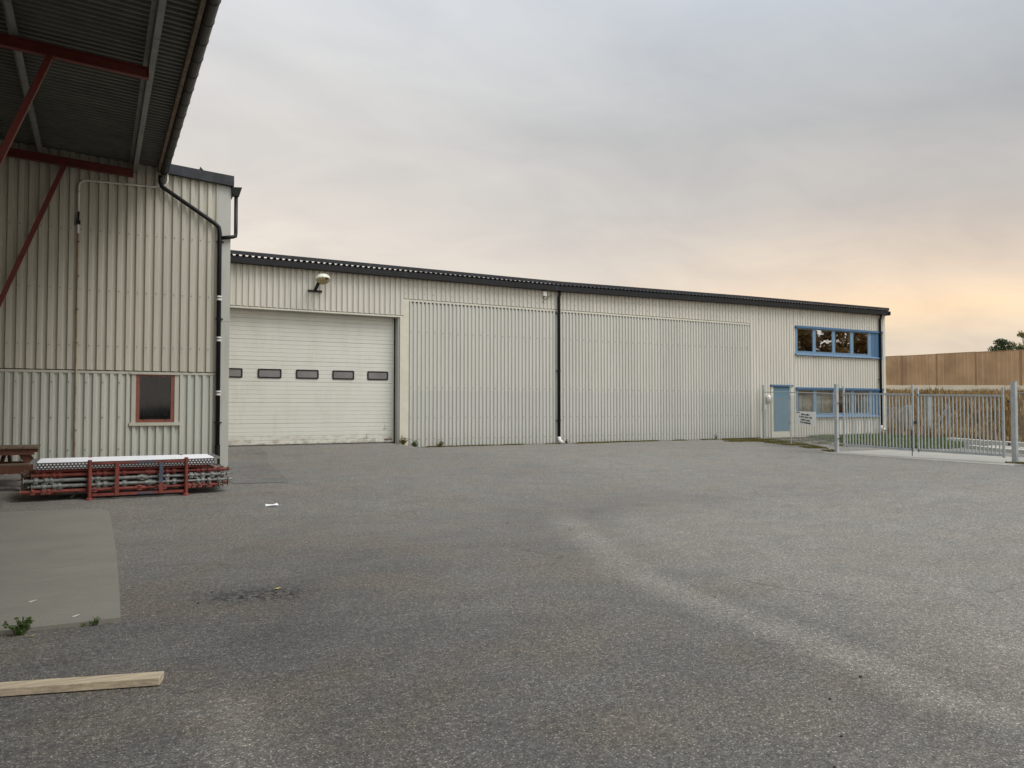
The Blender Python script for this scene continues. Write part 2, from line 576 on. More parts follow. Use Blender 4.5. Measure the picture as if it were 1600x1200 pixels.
def perforated():
    """galvanised tread edge with two rows of punched holes, painted pale for light through them, in object metres"""
    m = bpy.data.materials.new('perforated_zinc')
    m.use_nodes = True
    nt = m.node_tree
    b = nt.nodes['Principled BSDF']
    t = nn(nt, 'ShaderNodeTexCoord')
    s = nn(nt, 'ShaderNodeSeparateXYZ')
    nt.links.new(t.outputs['Object'], s.inputs[0])
    row = math_(nt, 'FLOOR', math_(nt, 'DIVIDE', s.outputs[2], 0.040))
    xs = math_(nt, 'ADD', math_(nt, 'DIVIDE', s.outputs[0], 0.05), math_(nt, 'MULTIPLY', row, 0.5))
    fx = math_(nt, 'SUBTRACT', math_(nt, 'FRACT', xs), 0.5)
    fz = math_(nt, 'SUBTRACT', math_(nt, 'FRACT', math_(nt, 'DIVIDE', s.outputs[2], 0.040)), 0.5)
    d = math_(nt, 'ADD', math_(nt, 'MULTIPLY', fx, fx), math_(nt, 'MULTIPLY', fz, fz))
    f = math_(nt, 'LESS_THAN', d, 0.09)
    c = mixc(nt, f, (0.035, 0.03, 0.03), (0.50, 0.51, 0.52))  # pale dots paint the light seen through the holes
    nt.links.new(c, b.inputs['Base Color'])
    b.inputs['Roughness'].default_value = 0.5
    return m


M['perf'] = perforated()
M['deck'] = mat('bright_zinc_deck', (0.86, 0.87, 0.91), 0.4, 0.0, var=0.05, vscale=3)


# ------------------------------------------------------------------ ground
def sm(t):
    t = max(0.0, min(1.0, t))
    return t * t * (3 - 2 * t)


def gz(x, y):
    z = 0.24 * sm((y - 10.5) / 8.5) + 0.045 * sm((y - 18.5) / 5)
    z = max(z, 0.19 * sm((x - 8) / 11) * sm((y + 10) / 20))
    # asphalt ramp up to the roller door
    ax = sm((x - 2.2) / 0.5) * sm((9.3 - x) / 1.0)
    z += (0.435 - z) * ax * sm((y - 20.2) / 3.1)
    return z


def lines(a):
    o = []
    for lo, hi, st in a:
        v = lo
        while v < hi - 1e-6:
            o.append(v)
            v += st
    o.append(a[-1][1])
    return o


GX = lines([(-900, -100, 200), (-100, -10, 15), (-10, -3, 1), (-3, 12, 0.125), (12, 26, 0.5), (26, 90, 4), (90, 1500, 200)])
GY = lines([(-900, -100, 200), (-100, -8, 8), (-8, 0, 1), (0, 23.1, 0.15), (23.1, 24, 0.1), (24, 30, 1), (30, 120, 6), (120, 1500, 200)])


def bez(pts, x, y):
    """distance from (x, y) to a polyline"""
    best = 1e9
    for (ax, ay), (bx, by) in zip(pts, pts[1:]):
        vx, vy = bx - ax, by - ay
        t = max(0, min(1, ((x - ax) * vx + (y - ay) * vy) / (vx * vx + vy * vy)))
        best = min(best, math.hypot(x - ax - t * vx, y - ay - t * vy))
    return best


TR1 = [(4.12, 1.87), (4.19, 2.24), (4.12, 2.61), (4.26, 3.04), (4.36, 3.75), (4.37, 4.56), (4.60, 5.91), (5.21, 7.42), (5.92, 9.38), (7.2, 11.0), (9.8, 12.4)]
TR1b = [(4.6, 3.1), (5.2, 3.6), (4.9, 4.6)]
TR2 = [(0.62, 2.6), (0.60, 3.4), (0.66, 4.4)]
TR3 = [(5.9, 9.4), (4.6, 9.0), (3.2, 8.9)]
TR4 = [(3.4, 13.3), (4.6, 13.6), (6.0, 14.0), (8.0, 15.3)]
TR5 = [(9.5, 12.6), (12, 13.6), (14.5, 14.2)]
TR6 = [(1.9, 12.9), (2.6, 12.2), (3.4, 11.9)]
OIL = [(1.05, 6.85), (1.45, 6.75)]
OIL2 = [(1.15, 5.3), (1.25, 6.0)]


def gmesh():
    nx, ny = len(GX), len(GY)
    vs, fs, dust_shade, dark, smooth_ = [], [], [], [], []
    for y in GY:
        for x in GX:
            vs.append((x, y, gz(x, y)))
            d = k = p = 0.0
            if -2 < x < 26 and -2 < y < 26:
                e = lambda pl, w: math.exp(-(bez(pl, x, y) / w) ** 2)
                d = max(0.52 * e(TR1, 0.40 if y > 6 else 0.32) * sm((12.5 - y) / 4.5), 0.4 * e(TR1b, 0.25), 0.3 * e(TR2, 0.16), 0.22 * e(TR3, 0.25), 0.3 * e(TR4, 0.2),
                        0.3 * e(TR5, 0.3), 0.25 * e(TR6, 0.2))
                # ground right of the track is worn paler; darker left also paints canopy shade
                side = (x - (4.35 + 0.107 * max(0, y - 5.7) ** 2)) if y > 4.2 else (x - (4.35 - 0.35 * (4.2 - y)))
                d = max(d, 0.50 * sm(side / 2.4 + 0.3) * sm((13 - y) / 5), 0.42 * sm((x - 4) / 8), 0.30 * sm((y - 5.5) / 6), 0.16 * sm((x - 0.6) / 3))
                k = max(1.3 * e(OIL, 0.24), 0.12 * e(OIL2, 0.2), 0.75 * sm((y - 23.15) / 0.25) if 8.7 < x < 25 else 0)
            dust_shade.append(d)
            dark.append(k)
    for j in range(ny - 1):
        for i in range(nx - 1):
            a = j * nx + i
            fs.append((a, a + 1, a + nx + 1, a + nx))
    me = bpy.data.meshes.new('ground')
    me.from_pydata(vs, [], fs)
    for nme, arr in (('dust_shade', dust_shade), ('oil', dark)):
        at = me.attributes.new(nme, 'FLOAT', 'POINT')
        at.data.foreach_set('value', arr)
    me.polygons.foreach_set('use_smooth', [True] * len(me.polygons))
    return me


def asphalt(name='asphalt', base_k=1.0, plain=False):
    m = bpy.data.materials.new(name)
    m.use_nodes = True
    nt = m.node_tree
    b = nt.nodes['Principled BSDF']
    b.inputs['Roughness'].default_value = 0.85
    b.inputs['Specular IOR Level'].default_value = 0.3
    g = nn(nt, 'ShaderNodeNewGeometry')
    pos = g.outputs['Position']
    n0 = noise(nt, pos, 0.35, 5, 0.6, 0.4)
    n1 = noise(nt, mapping(nt, pos, (0.8, 1.6, 1), rot=(0, 0, 0.5)), 1.3, 6, 0.65)
    c = ramp(nt, n0, [(0.3, (0.100 * base_k, 0.099 * base_k, 0.096 * base_k)), (0.7, (0.142 * base_k, 0.140 * base_k, 0.134 * base_k))])
    f = ramp(nt, n1, [(0.3, (0.84,) * 3), (0.7, (1.14,) * 3)])
    c = mixc(nt, 1.0, c, f, 'MULTIPLY')
    # brownish patches
    n2 = noise(nt, mapping(nt, pos, (1, 1, 1), (4, 9, 0)), 0.8, 4, 0.6)
    f = ramp(nt, n2, [(0.46, (0, 0, 0)), (0.62, (0.45,) * 3)])
    c = mixc(nt, f, c, (0.150 * base_k, 0.122 * base_k, 0.092 * base_k))
    c = mixc(nt, 1.0, c, ramp(nt, noise(nt, pos, 9.0, 6, 0.75), [(0.36, (0.86, 0.87, 0.88)), (0.64, (1.14, 1.12, 1.09))]), 'MULTIPLY')
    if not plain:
        a = nn(nt, 'ShaderNodeAttribute', attribute_name='dust_shade')
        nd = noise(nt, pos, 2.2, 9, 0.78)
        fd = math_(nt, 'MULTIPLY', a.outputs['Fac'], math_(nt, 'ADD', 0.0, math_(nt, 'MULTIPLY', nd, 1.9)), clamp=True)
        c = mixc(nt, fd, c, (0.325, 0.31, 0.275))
    # aggregate: pale and dark stones
    v = nn(nt, 'ShaderNodeTexVoronoi', feature='F1')
    nt.links.new(pos, v.inputs['Vector'])
    v.inputs['Scale'].default_value = 95
    vc = nn(nt, 'ShaderNodeSeparateColor')
    nt.links.new(v.outputs['Color'], vc.inputs[0])
    f = ramp(nt, vc.outputs[0], [(0.0, (0.42,) * 3), (0.35, (0.85,) * 3), (0.7, (1.15, 1.13, 1.08)), (0.88, (1.5, 1.47, 1.40)), (1.0, (2.5, 2.4, 2.2))])
    core = ramp(nt, v.outputs['Distance'], [(0.35, (1, 1, 1)), (0.62, (0.0, 0.0, 0.0))])
    fm = mixc(nt, core, (0.72, 0.72, 0.73), f)
    c = mixc(nt, 1.0, c, fm, 'MULTIPLY')
    n3 = noise(nt, pos, 150, 2, 0.6)
    f = ramp(nt, n3, [(0.3, (0.7,) * 3), (0.7, (1.3,) * 3)])
    c = mixc(nt, 1.0, c, f, 'MULTIPLY')
    # hairline cracks, only in places
    vd = nn(nt, 'ShaderNodeTexVoronoi', feature='DISTANCE_TO_EDGE')
    wob = nn(nt, 'ShaderNodeMix', data_type='VECTOR')
    wob.inputs[0].default_value = 0.18
    ncol = nn(nt, 'ShaderNodeTexNoise')
    nt.links.new(pos, ncol.inputs['Vector'])
    ncol.inputs['Scale'].default_value = 2.6
    ncol.inputs['Detail'].default_value = 6
    nt.links.new(pos, wob.inputs[4])
    nt.links.new(ncol.outputs['Color'], wob.inputs[5])
    nt.links.new(wob.outputs[1], vd.inputs['Vector'])
    vd.inputs['Scale'].default_value = 0.55
    ck = ramp(nt, vd.outputs['Distance'], [(0.0, (1, 1, 1)), (0.006, (0, 0, 0))])
    cm = ramp(nt, noise(nt, pos, 0.33, 2), [(0.50, (0, 0, 0)), (0.60, (0.55,) * 3)])
    c = mixc(nt, math_(nt, 'MULTIPLY', ck, cm), c, (0.05, 0.048, 0.045))
    # coarser mottling, seen further off
    n4 = noise(nt, pos, 28, 3, 0.7)
    f = ramp(nt, n4, [(0.36, (0.76,) * 3), (0.64, (1.27,) * 3)])
    c = mixc(nt, 1.0, c, f, 'MULTIPLY')
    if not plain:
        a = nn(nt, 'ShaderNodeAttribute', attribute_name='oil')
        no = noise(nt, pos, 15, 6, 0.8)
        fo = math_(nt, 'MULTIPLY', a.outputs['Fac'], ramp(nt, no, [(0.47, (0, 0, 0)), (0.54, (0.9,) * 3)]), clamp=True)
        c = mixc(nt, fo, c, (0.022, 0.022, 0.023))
    nt.links.new(c, b.inputs['Base Color'])
    bp = nn(nt, 'ShaderNodeBump')
    bp.inputs['Strength'].default_value = 0.55
    bp.inputs['Distance'].default_value = 0.004
    nt.links.new(v.outputs['Distance'], bp.inputs['Height'])
    nt.links.new(bp.outputs[0], b.inputs['Normal'])
    return m


M['asphalt'] = asphalt()
M['asphalt_patch'] = asphalt('smooth_asphalt', 1.3, True)
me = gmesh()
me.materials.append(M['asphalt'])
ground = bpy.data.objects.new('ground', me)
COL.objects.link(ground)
struct(ground)


def sheet(name, poly, mat_, lift=0.006, thick=0.0, n=24, zf=None):
    """a flat sheet laid on the ground following its height: polygon in plan, cut in a fan of quads"""
    import bmesh
    bm = bmesh.new()
    vs = [bm.verts.new((x, y, 0)) for x, y in poly]
    bm.faces.new(vs)
    xs = [p[0] for p in poly]
    ys = [p[1] for p in poly]
    for k in range(1, n):
        for ax, lo, hi in ((0, min(xs), max(xs)), (1, min(ys), max(ys))):
            co = [0, 0, 0]
            no = [0, 0, 0]
            co[ax] = lo + (hi - lo) * k / n
            no[ax] = 1
            bmesh.ops.bisect_plane(bm, geom=bm.verts[:] + bm.edges[:] + bm.faces[:], plane_co=co, plane_no=no)
    h = zf or gz
    for v in bm.verts:
        v.co.z = h(v.co.x, v.co.y) + lift
    if thick:
        bmesh.ops.recalc_face_normals(bm, faces=bm.faces[:])
        r = bmesh.ops.extrude_face_region(bm, geom=bm.faces[:])
        for v in [e for e in r['geom'] if isinstance(e, bmesh.types.BMVert)]:
            v.co.z -= thick
    bmesh.ops.recalc_face_normals(bm, faces=bm.faces[:])
    me = bpy.data.meshes.new(name)
    bm.to_mesh(me)
    bm.free()
    me.materials.append(mat_)
    o = bpy.data.objects.new(name, me)
    COL.objects.link(o)
    return o


struct(sheet('asphalt_patch', [(2.3, 15.3), (3.3, 15.2), (3.42, 16.2), (3.5, 17.6), (3.75, 19.6), (4.1, 21.5), (4.15, 23.3), (2.7, 23.3), (2.7, 18.6), (2.3, 18.4)],
             M['asphalt_patch'], 0.006, 0, 30))


def slabmat():
    m = bpy.data.materials.new('slab_concrete')
    m.use_nodes = True
    nt = m.node_tree
    b = nt.nodes['Principled BSDF']
    b.inputs['Roughness'].default_value = 0.8
    g = nn(nt, 'ShaderNodeNewGeometry')
    pos = g.outputs['Position']
    n1 = noise(nt, mapping(nt, pos, (0.8, 1.2, 1)), 1.5, 7, 0.68, 0.5)
    c = ramp(nt, n1, [(0.3, (0.162, 0.155, 0.131)), (0.7, (0.198, 0.190, 0.161))])
    n2 = noise(nt, mapping(nt, pos, (2.2, 5.5, 1), (2, 1, 0)), 1.4, 6, 0.7)
    f = ramp(nt, n2, [(0.60, (0, 0, 0)), (0.72, (0.5,) * 3)])
    c = mixc(nt, f, c, (0.085, 0.088, 0.078))
    n3 = noise(nt, pos, 60, 3, 0.7)
    f = ramp(nt, n3, [(0.3, (0.9,) * 3), (0.7, (1.1,) * 3)])
    c = mixc(nt, 1.0, c, f, 'MULTIPLY')
    nt.links.new(c, b.inputs['Base Color'])
    bp = nn(nt, 'ShaderNodeBump')
    bp.inputs['Strength'].default_value = 0.2
    bp.inputs['Distance'].default_value = 0.01
    nt.links.new(n3, bp.inputs['Height'])
    nt.links.new(bp.outputs[0], b.inputs['Normal'])
    return m


M['slab'] = slabmat()
sp_ = [(-2.65, 6.5), (-0.58, 6.49), (0.18, 6.47), (0.195, 7.4), (0.205, 8.6), (0.21, 9.8), (0.205, 11.2), (0.20, 12.3), (0.175, 12.75), (0.10, 13.02), (0.0, 13.1), (-0.7, 13.2), (-2.65, 13.5)]
struct(sheet('concrete_slab', sp_, M['slab'], 0.028, 0.06, 12))


# ------------------------------------------------------------------ corrugated walls
def prof(x0, x1, pitch, depth, crown, slope, y, out=-1):
    """trapezoidal sheet profile in plan: crowns stand out towards out*Y"""
    pts = []
    x = x0
    while x < x1 - 1e-6:
        for fx, d in ((0, 0), (slope, depth), (slope + crown, depth), (2 * slope + crown, 0)):
            xx = x + fx
            if xx > x1:
                break
            pts.append((xx, y + out * d))
        x += pitch
    pts.append((x1, pts[-1][1]))
    return pts


def screws(mb, xs, zs, y, r=0.011, depth=0.012):
    for z in zs:
        for x in xs:
            zz = z + random.uniform(-0.006, 0.006)
            mb.box(x - r, x + r, y - depth, y + 0.003, zz - r, zz + r)


D = 23.5


def eave(x):
    P = [(2.6, 5.80), (14.6, 5.765), (23.7, 5.88), (33.2, 5.94)]
    for (a, b), (c_, d_) in zip(P, P[1:]):
        if x <= c_:
            return b + (d_ - b) * (x - a) / (c_ - a)
    return P[-1][1]


wh = thing('warehouse', (18, D, 0.28), 'long low beige corrugated warehouse with cream sectional door and blue office windows', 'warehouse')
# body behind the sheets
mb = MB()
zt = 5.75
mb.box(2.66, 2.84, D + 0.0, D + 0.3, 0.2, zt)
UPX0, UPX1 = 2.66, 32.78
yy = D
top = lambda x, y: eave(x) + 0.02
mb = MB()
mb.strip(prof(2.66, 8.72, 0.175, 0.045, 0.080, 0.022, yy), 4.575, top)                       # above the roller door
mb.strip(prof(8.72, 24.13, 0.165, 0.036, 0.080, 0.022, yy), 5.125, top)                      # above the infill
mb.strip(prof(24.13, 25.30, 0.165, 0.036, 0.080, 0.022, yy), 0.30, top)
mb.strip(prof(25.30, 26.55, 0.165, 0.036, 0.080, 0.022, yy), 2.56, top)
mb.strip(prof(26.55, 26.80, 0.165, 0.036, 0.080, 0.022, yy), 0.30, top)
mb.strip(prof(26.80, 32.62, 0.165, 0.036, 0.080, 0.022, yy), 5.16, top)
mb.strip(prof(26.80, 32.62, 0.165, 0.036, 0.080, 0.022, yy), 2.46, 3.87)
mb.strip(prof(26.80, 32.62, 0.165, 0.036, 0.080, 0.022, yy), 0.30, 1.15)
mb.strip(prof(32.62, 32.70, 0.165, 0.036, 0.080, 0.022, yy), 0.30, top)
mb.mark()
for z in (5.30, 5.55):
    screws(mb, [8.72 + 0.165 * (2 * i) + 0.058 for i in range(70)], [z], yy - 0.037, 0.009)
up = mb.build('upper_cladding', [M['clad_up'], M['hinge']], wh)
mb = MB()
mb.strip(prof(8.92, 24.13, 0.1405, 0.040, 0.060, 0.018, yy - 0.002), 0.30, 5.04)
mb.mark()
for z in (4.05, 2.24, 1.25, 0.55):
    screws(mb, [8.92 + 0.1405 * (2 * i) + 0.049 for i in range(54)], [z], yy - 0.045, 0.010)
mb.build('infill_cladding', [M['clad_low'], M['hinge']], wh)
mb = MB()                                             # dark boxes standing in for the shade at the rib ends
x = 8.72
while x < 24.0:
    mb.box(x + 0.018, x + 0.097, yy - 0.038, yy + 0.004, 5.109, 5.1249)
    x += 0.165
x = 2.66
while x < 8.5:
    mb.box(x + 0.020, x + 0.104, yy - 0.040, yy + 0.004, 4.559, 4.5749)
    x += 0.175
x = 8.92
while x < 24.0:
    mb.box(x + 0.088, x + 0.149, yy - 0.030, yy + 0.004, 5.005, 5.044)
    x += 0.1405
mb.build('rib_end_shade', M['dark'], wh)['kind'] = 'stuff'
mb = MB()                                                                                    # horizontal overlap line of the lower sheets
mb.strip([(x, y - 0.003) for x, y in prof(8.92, 24.13, 0.1405, 0.040, 0.060, 0.018, yy - 0.002)], 0.31, 2.20)
mb.build('lower_sheet_lap', M['clad_low'], wh)
mb = MB()                                                                                    # drip flashing above the infill, over the door, corner and jamb trims
mb.box(8.66, 24.13, yy - 0.034, yy + 0.01, 5.045, 5.108)
mb.box(2.66, 8.72, yy - 0.036, yy + 0.01, 4.507, 4.558)
mb.box(8.60, 8.90, yy - 0.050, yy + 0.01, 0.30, 4.505)
mb.box(8.72, 8.90, yy - 0.048, yy + 0.01, 4.507, 5.043)
mb.build_each('flashing', M['cream'], wh)
MB().box(8.95, 25.28, D + 0.06, D + 0.08, 0.3, 5.7).build('light_stop_backing', M['dark'], wh)  # dark backing added so no sky light leaks through the seams
mb = MB()
mb.box(32.70, 32.86, yy - 0.055, yy + 0.16, 0.28, 5.93)
mb.build('corner_trim', M['cream'], wh)
mb = MB()                                                                                    # end wall, back wall
mb.strip([(y_, x_) for x_, y_ in prof(D + 0.16, D + 30, 0.165, 0.04, 0.085, 0.016, 32.80, out=1)], 0.3, 5.5)
mb.box(2.7, 32.75, D + 30.0, D + 30.1, 0.2, 4.9)
mb.build('end_wall', M['clad_up'], wh)
mb = MB()
mb.box(8.62, 32.68, D - 0.012, D + 0.12, 0.18, 0.295)
mb.build('plinth', M['concrete'], wh)
# roof: corrugated sheet whose wavy edge shows between gutter and cap
mb = MB()
o = len(mb.v)
pitch = 0.175
x = 2.6
pts = []
while x < 32.72:
    for fx, dz_ in ((0, 0), (0.02, 0.045), (0.09, 0.045), (0.11, 0)):
        pts.append((x + fx, dz_))
    x += pitch
for x, dz_ in pts:
    mb.v.append((x, D - 0.30, eave(x) + 0.185 + dz_))
    mb.v.append((x, D + 0.6, eave(x) + 0.165 + dz_))
    mb.v.append((x, D + 30, eave(x) - 1.4 + dz_))
for i in range(len(pts) - 1):
    a = o + 3 * i
    mb.f += [(a, a + 3, a + 4, a + 1), (a + 1, a + 4, a + 5, a + 2)]
mb.build('roof_sheet', M['fascia'], wh)
SEG = [(2.6, 14.6), (14.6, 23.7), (23.7, 32.80)]


def run(mb, y0, y1, d0, d1, segs=SEG):
    for a, b in segs:
        za, zb = eave(a), eave(b)
        mb.hexa([(a, y0, za + d0), (b, y0, zb + d0), (b, y1, zb + d0), (a, y1, za + d0), (a, y0, za + d1), (b, y0, zb + d1), (b, y1, zb + d1), (a, y1, za + d1)])


mb = MB()
run(mb, D - 0.33, D - 0.315, 0.222, 0.330)                       # roof edge cap
run(mb, D - 0.314, D - 0.29, 0.318, 0.330)
mb.build_each('roof_cap', M['fascia'], wh)
mb = MB()  # unseen strip added behind the edge to block sky in the gaps
run(mb, D + 0.68, D + 0.70, 0.14, 0.30, [(2.6, 9.5)])
run(mb, D + 0.68, D + 0.70, 0.14, 0.40, [(9.5, 14.6), (14.6, 23.7), (23.7, 32.80)])
mb.build_each('sky_gap_blocker', M['fascia'], wh)
mb = MB()
run(mb, D - 0.30, D - 0.045, 0.0, 0.02)
run(mb, D - 0.30, D - 0.285, 0.02, 0.17)
run(mb, D - 0.06, D - 0.045, 0.02, 0.16)
mb.box(32.80, 32.90, D - 0.33, D - 0.03, eave(33) - 0.01, eave(33) + 0.17)
mb.build('gutter', M['black'], wh)
mb = MB()
for a in (2.9, 8.7, 14.4, 20.5, 26.3, 32.4):
    mb.box(a - 0.03, a + 0.03, D - 0.305, D - 0.301, eave(a) - 0.004, eave(a) + 0.18)
mb.build_each('gutter_joint', M['fascia'], wh)
mb = MB()
mb.box(2.66, 33.0, D - 0.29, D + 0.01, 5.70, 5.70 + 0.01) if False else None
run(mb, D - 0.044, D + 0.05, 0.01, 0.15)
mb.build('soffit', M['black'], wh)


def downpipe(x, z0, z1, foot=True):
    p = MB().tube([(x, D - 0.17, z1), (x, D - 0.17, z1 - 0.12), (x, D - 0.12, z1 - 0.22), (x, D - 0.12, z0 + 0.1)], 0.055, 14).build('downpipe', M['black'], wh, smooth=True)
    b = MB()
    for z in (z1 - 0.8, 2.9, z0 + 0.7):
        b.tube([(x, D - 0.12, z - 0.02), (x, D - 0.12, z + 0.02)], 0.064, 14)
        b.box(x - 0.09, x + 0.09, D - 0.115, D - 0.03, z - 0.012, z + 0.012)
    b.build_each('bracket', M['black'], p)
    f = MB().tube([(x, D - 0.12, z0 + 0.12), (x, D - 0.12, z0 + 0.02), (x + 0.02, D - 0.16, z0 - 0.03), (x + 0.05, D - 0.28, z0 - 0.09)], 0.062, 12)
    f.build('outlet', M['white_pvc'], p, smooth=True)
    return p


downpipe(14.6, 0.42, 5.77)
downpipe(32.40, 0.62, 5.93)

# sectional roller door
DX0, DX1, DZ0, DZ1 = 2.85, 8.55, 0.46, 4.50
YD = D + 0.30
mb = MB()
prf = []
z = DZ0
k = 0
while z < DZ1:
    gr = 0.020 if k % 5 == 0 else 0.011
    prf += [(z, 0.012 if k % 5 == 0 else 0.008), (z + gr, 0.0), (z + 0.121, 0.0)]
    z += 0.1265
    k += 1
prf = [(a, b) for a, b in prf if a < DZ1] + [(DZ1, 0)]
door = thing('roller_door', (0, 0, 0), '', '')
for kk in ('label', 'category'):
    del door[kk]
bpy.data.objects.remove(door)
for (z0, d0), (z1, d1) in zip(prf, prf[1:]):
    mb.add([(DX0, YD + d0, z0), (DX1, YD + d0, z0), (DX1, YD + d1, z1), (DX0, YD + d1, z1)], [(0, 1, 2, 3)])
door = mb.build('sectional_door', M['door'], wh)


def rrect(cx, cz, w, h, r, n=4):
    p = []
    for sx, sz, a0 in ((1, -1, -90), (1, 1, 0), (-1, 1, 90), (-1, -1, 180)):
        for k in range(n + 1):
            a = R(a0 + 90 * k / n)
            p.append((cx + sx * (w / 2 - r) + r * math.cos(a), cz + sz * (h / 2 - r) + r * math.sin(a)))
    return p


def plate(mb, poly, y0, y1):
    n = len(poly)
    mb.add([(x, y0, z) for x, z in poly] + [(x, y1, z) for x, z in poly],
           [tuple(range(n)), tuple(range(2 * n - 1, n - 1, -1))] + [(i, i + n, (i + 1) % n + n, (i + 1) % n) for i in range(n)])
    return mb


def ring(mb, a, b, y0, y1):
    n = len(a)
    vs = [(x, y0, z) for x, z in a] + [(x, y0, z) for x, z in b] + [(x, y1, z) for x, z in a] + [(x, y1, z) for x, z in b]
    fs = []
    for i in range(n):
        j = (i + 1) % n
        fs += [(i, j, n + j, n + i), (2 * n + i, i + 0, j, 2 * n + j)[::-1], (n + i, n + j, 3 * n + j, 3 * n + i)]
    mb.add(vs, fs)


for k in range(5):
    cx = 3.45 + 1.13 * k
    mb = MB()
    ring(mb, rrect(cx, 2.61, 0.70, 0.285, 0.045), rrect(cx, 2.61, 0.615, 0.20, 0.03), YD - 0.022, YD + 0.005)
    w = mb.build('door_window', M['black'], door)
    plate(MB(), rrect(cx, 2.61, 0.64, 0.225, 0.03), YD - 0.010, YD + 0.004).build('pane', M['door_pane'], w)
mb = MB()
mb.box(DX0 - 0.18, DX0 - 0.0, D + 0.01, D + 0.34, 0.3, 4.52)
mb.box(DX1 + 0.001, DX1 + 0.05, D + 0.012, D + 0.34, 0.3, 4.52)
mb.box(DX0, DX1, D + 0.012, D + 0.34, DZ1 + 0.0, 4.56)
mb.build_each('door_reveal', M['trim_grey'], wh)
MB().box(DX1 - 0.035, DX1, YD - 0.03, YD - 0.004, DZ0, DZ1).build('guide_rail', M['black'], wh)
MB().box(DX0, DX1, YD - 0.015, YD + 0.02, DZ0 - 0.06, DZ0 - 0.002).build('rubber_seal', M['hinge'], door)
mb = MB()
mb.box(8.20, 8.46, YD - 0.02, YD - 0.002, 0.545, 0.575)
mb.build('handle_strip', mat('red_label_strip', (0.13, 0.05, 0.03), 0.5), door)
mb = MB()
for (x, z) in ((8.22, 0.92), (7.62, 0.64)):
    mb.box(x - 0.008, x + 0.008, YD - 0.012, YD - 0.001, z, z + 0.11)
    plate(mb, rrect(x, z - 0.005, 0.10, 0.035, 0.015), YD - 0.02, YD - 0.001)
mb.build_each('pull_handle', M['trim_grey'], door)
mb = MB()
mb.box(DX0 - 0.2, DX1 + 0.1, D + 0.9, D + 1.0, 0.2, 4.8)
mb.build('inner_wall', M['dark'], wh)

# office windows: two blue bands
PX = [(26.93, 27.92), (28.32, 29.46), (29.70, 30.66), (30.93, 31.60)]
PX = [(26.93, 27.89), (28.10, 29.16), (29.38, 30.42), (30.64, 31.62)]
PXt = [(26.91, 27.90), (28.07, 29.17), (29.34, 30.39), (30.58, 31.62)]
for name_, zb, zt, glass in (('upper', 3.87, 5.16, M['glass']), ('lower', 1.15, 2.46, M['glass_low'])):
    y0, y1 = D - 0.07, D + 0.06
    mb = MB()
    xs = [26.80] + [v for a, b in PXt for v in (a, b)] + [31.85]
    for i in range(0, len(xs), 2):
        mb.box(xs[i], xs[i + 1], y0 + 0.02, y1, zb + 0.17, zt - 0.10)
    mb.box(26.80, 31.85, y0 + 0.018, y1, zb + 0.10, zb + 0.17)
    mb.box(26.80, 31.85, y0 + 0.018, y1, zt - 0.13, zt - 0.09)
    f = mb.build('window', M['blue_frame'], wh)
    mb = MB()
    mb.box(26.78, 32.64, y0 - 0.05, y1, zt - 0.088, zt + 0.005)
    mb.add([(26.78, y0 - 0.075, zb), (32.64, y0 - 0.075, zb), (32.64, y0 + 0.016, zb + 0.098), (26.78, y0 + 0.016, zb + 0.098), (26.78, y0 + 0.01, zb), (32.64, y0 + 0.01, zb)],
           [(0, 1, 2, 3), (0, 4, 5, 1), (0, 3, 4), (1, 5, 2)])
    mb.build('sill', M['blue_dark'], f)
    mb = MB()
    mb.box(31.852, 32.10, y0 + 0.01, y1, zb + 0.10, zt - 0.09)
    mb.box(32.104, 32.62, y0 - 0.004, y1, zb + 0.10, zt - 0.09)
    mb.build('side_panel', M['blue_dark'], f)
    for i, (a, b) in enumerate(PXt):
        MB().box(a, b, D - 0.036, D - 0.030, zb + 0.17, zt - 0.13).build('pane', glass, f)
        g = MB()
        g.box(a, a + 0.013, y0 + 0.012, D - 0.037, zb + 0.17, zt - 0.13)
        g.box(b - 0.013, b, y0 + 0.012, D - 0.037, zb + 0.17, zt - 0.13)
        g.box(a + 0.013, b - 0.013, y0 + 0.012, D - 0.037, zb + 0.17, zb + 0.19)
        g.build('sash', M['blue_frame'], f)
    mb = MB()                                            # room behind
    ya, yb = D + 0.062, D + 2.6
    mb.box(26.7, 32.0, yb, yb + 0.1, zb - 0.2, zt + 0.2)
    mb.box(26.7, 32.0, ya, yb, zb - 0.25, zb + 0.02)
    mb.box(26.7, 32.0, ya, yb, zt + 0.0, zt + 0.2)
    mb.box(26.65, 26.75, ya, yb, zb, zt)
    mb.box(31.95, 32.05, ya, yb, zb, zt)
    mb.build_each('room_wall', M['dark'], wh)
# blinds and things standing in the lower rooms
mb = MB()
mb.box(26.88, 31.7, D + 0.0, D + 0.02, 2.10, 2.36)
mb.build('blind', mat('brown_blind', (0.12, 0.10, 0.075), 0.8, var=0.2, vscale=3, stretch=(1, 1, 20)), wh)
mb = MB()
for a, b in ((27.02, 27.22), (28.15, 28.42), (28.5, 28.56), (30.36 + 0.9, 31.58)):
    mb.box(a, b, D + 0.0, D + 0.02, 1.36, 2.09)
mb.build_each('curtain', mat('pale_curtain', (0.50, 0.48, 0.42), 0.8, var=0.2, vscale=4, stretch=(6, 1, 0.5)), wh)
mb = MB()
mb.box(27.32, 27.84, D + 0.05, D + 0.06, 1.40, 2.06)
mb.box(28.60, 29.14, D + 0.05, D + 0.06, 1.36, 2.08)
mb.build_each('pin_board', mat('cork_board', (0.40, 0.27, 0.12), 0.8, var=0.3, vscale=9), wh)

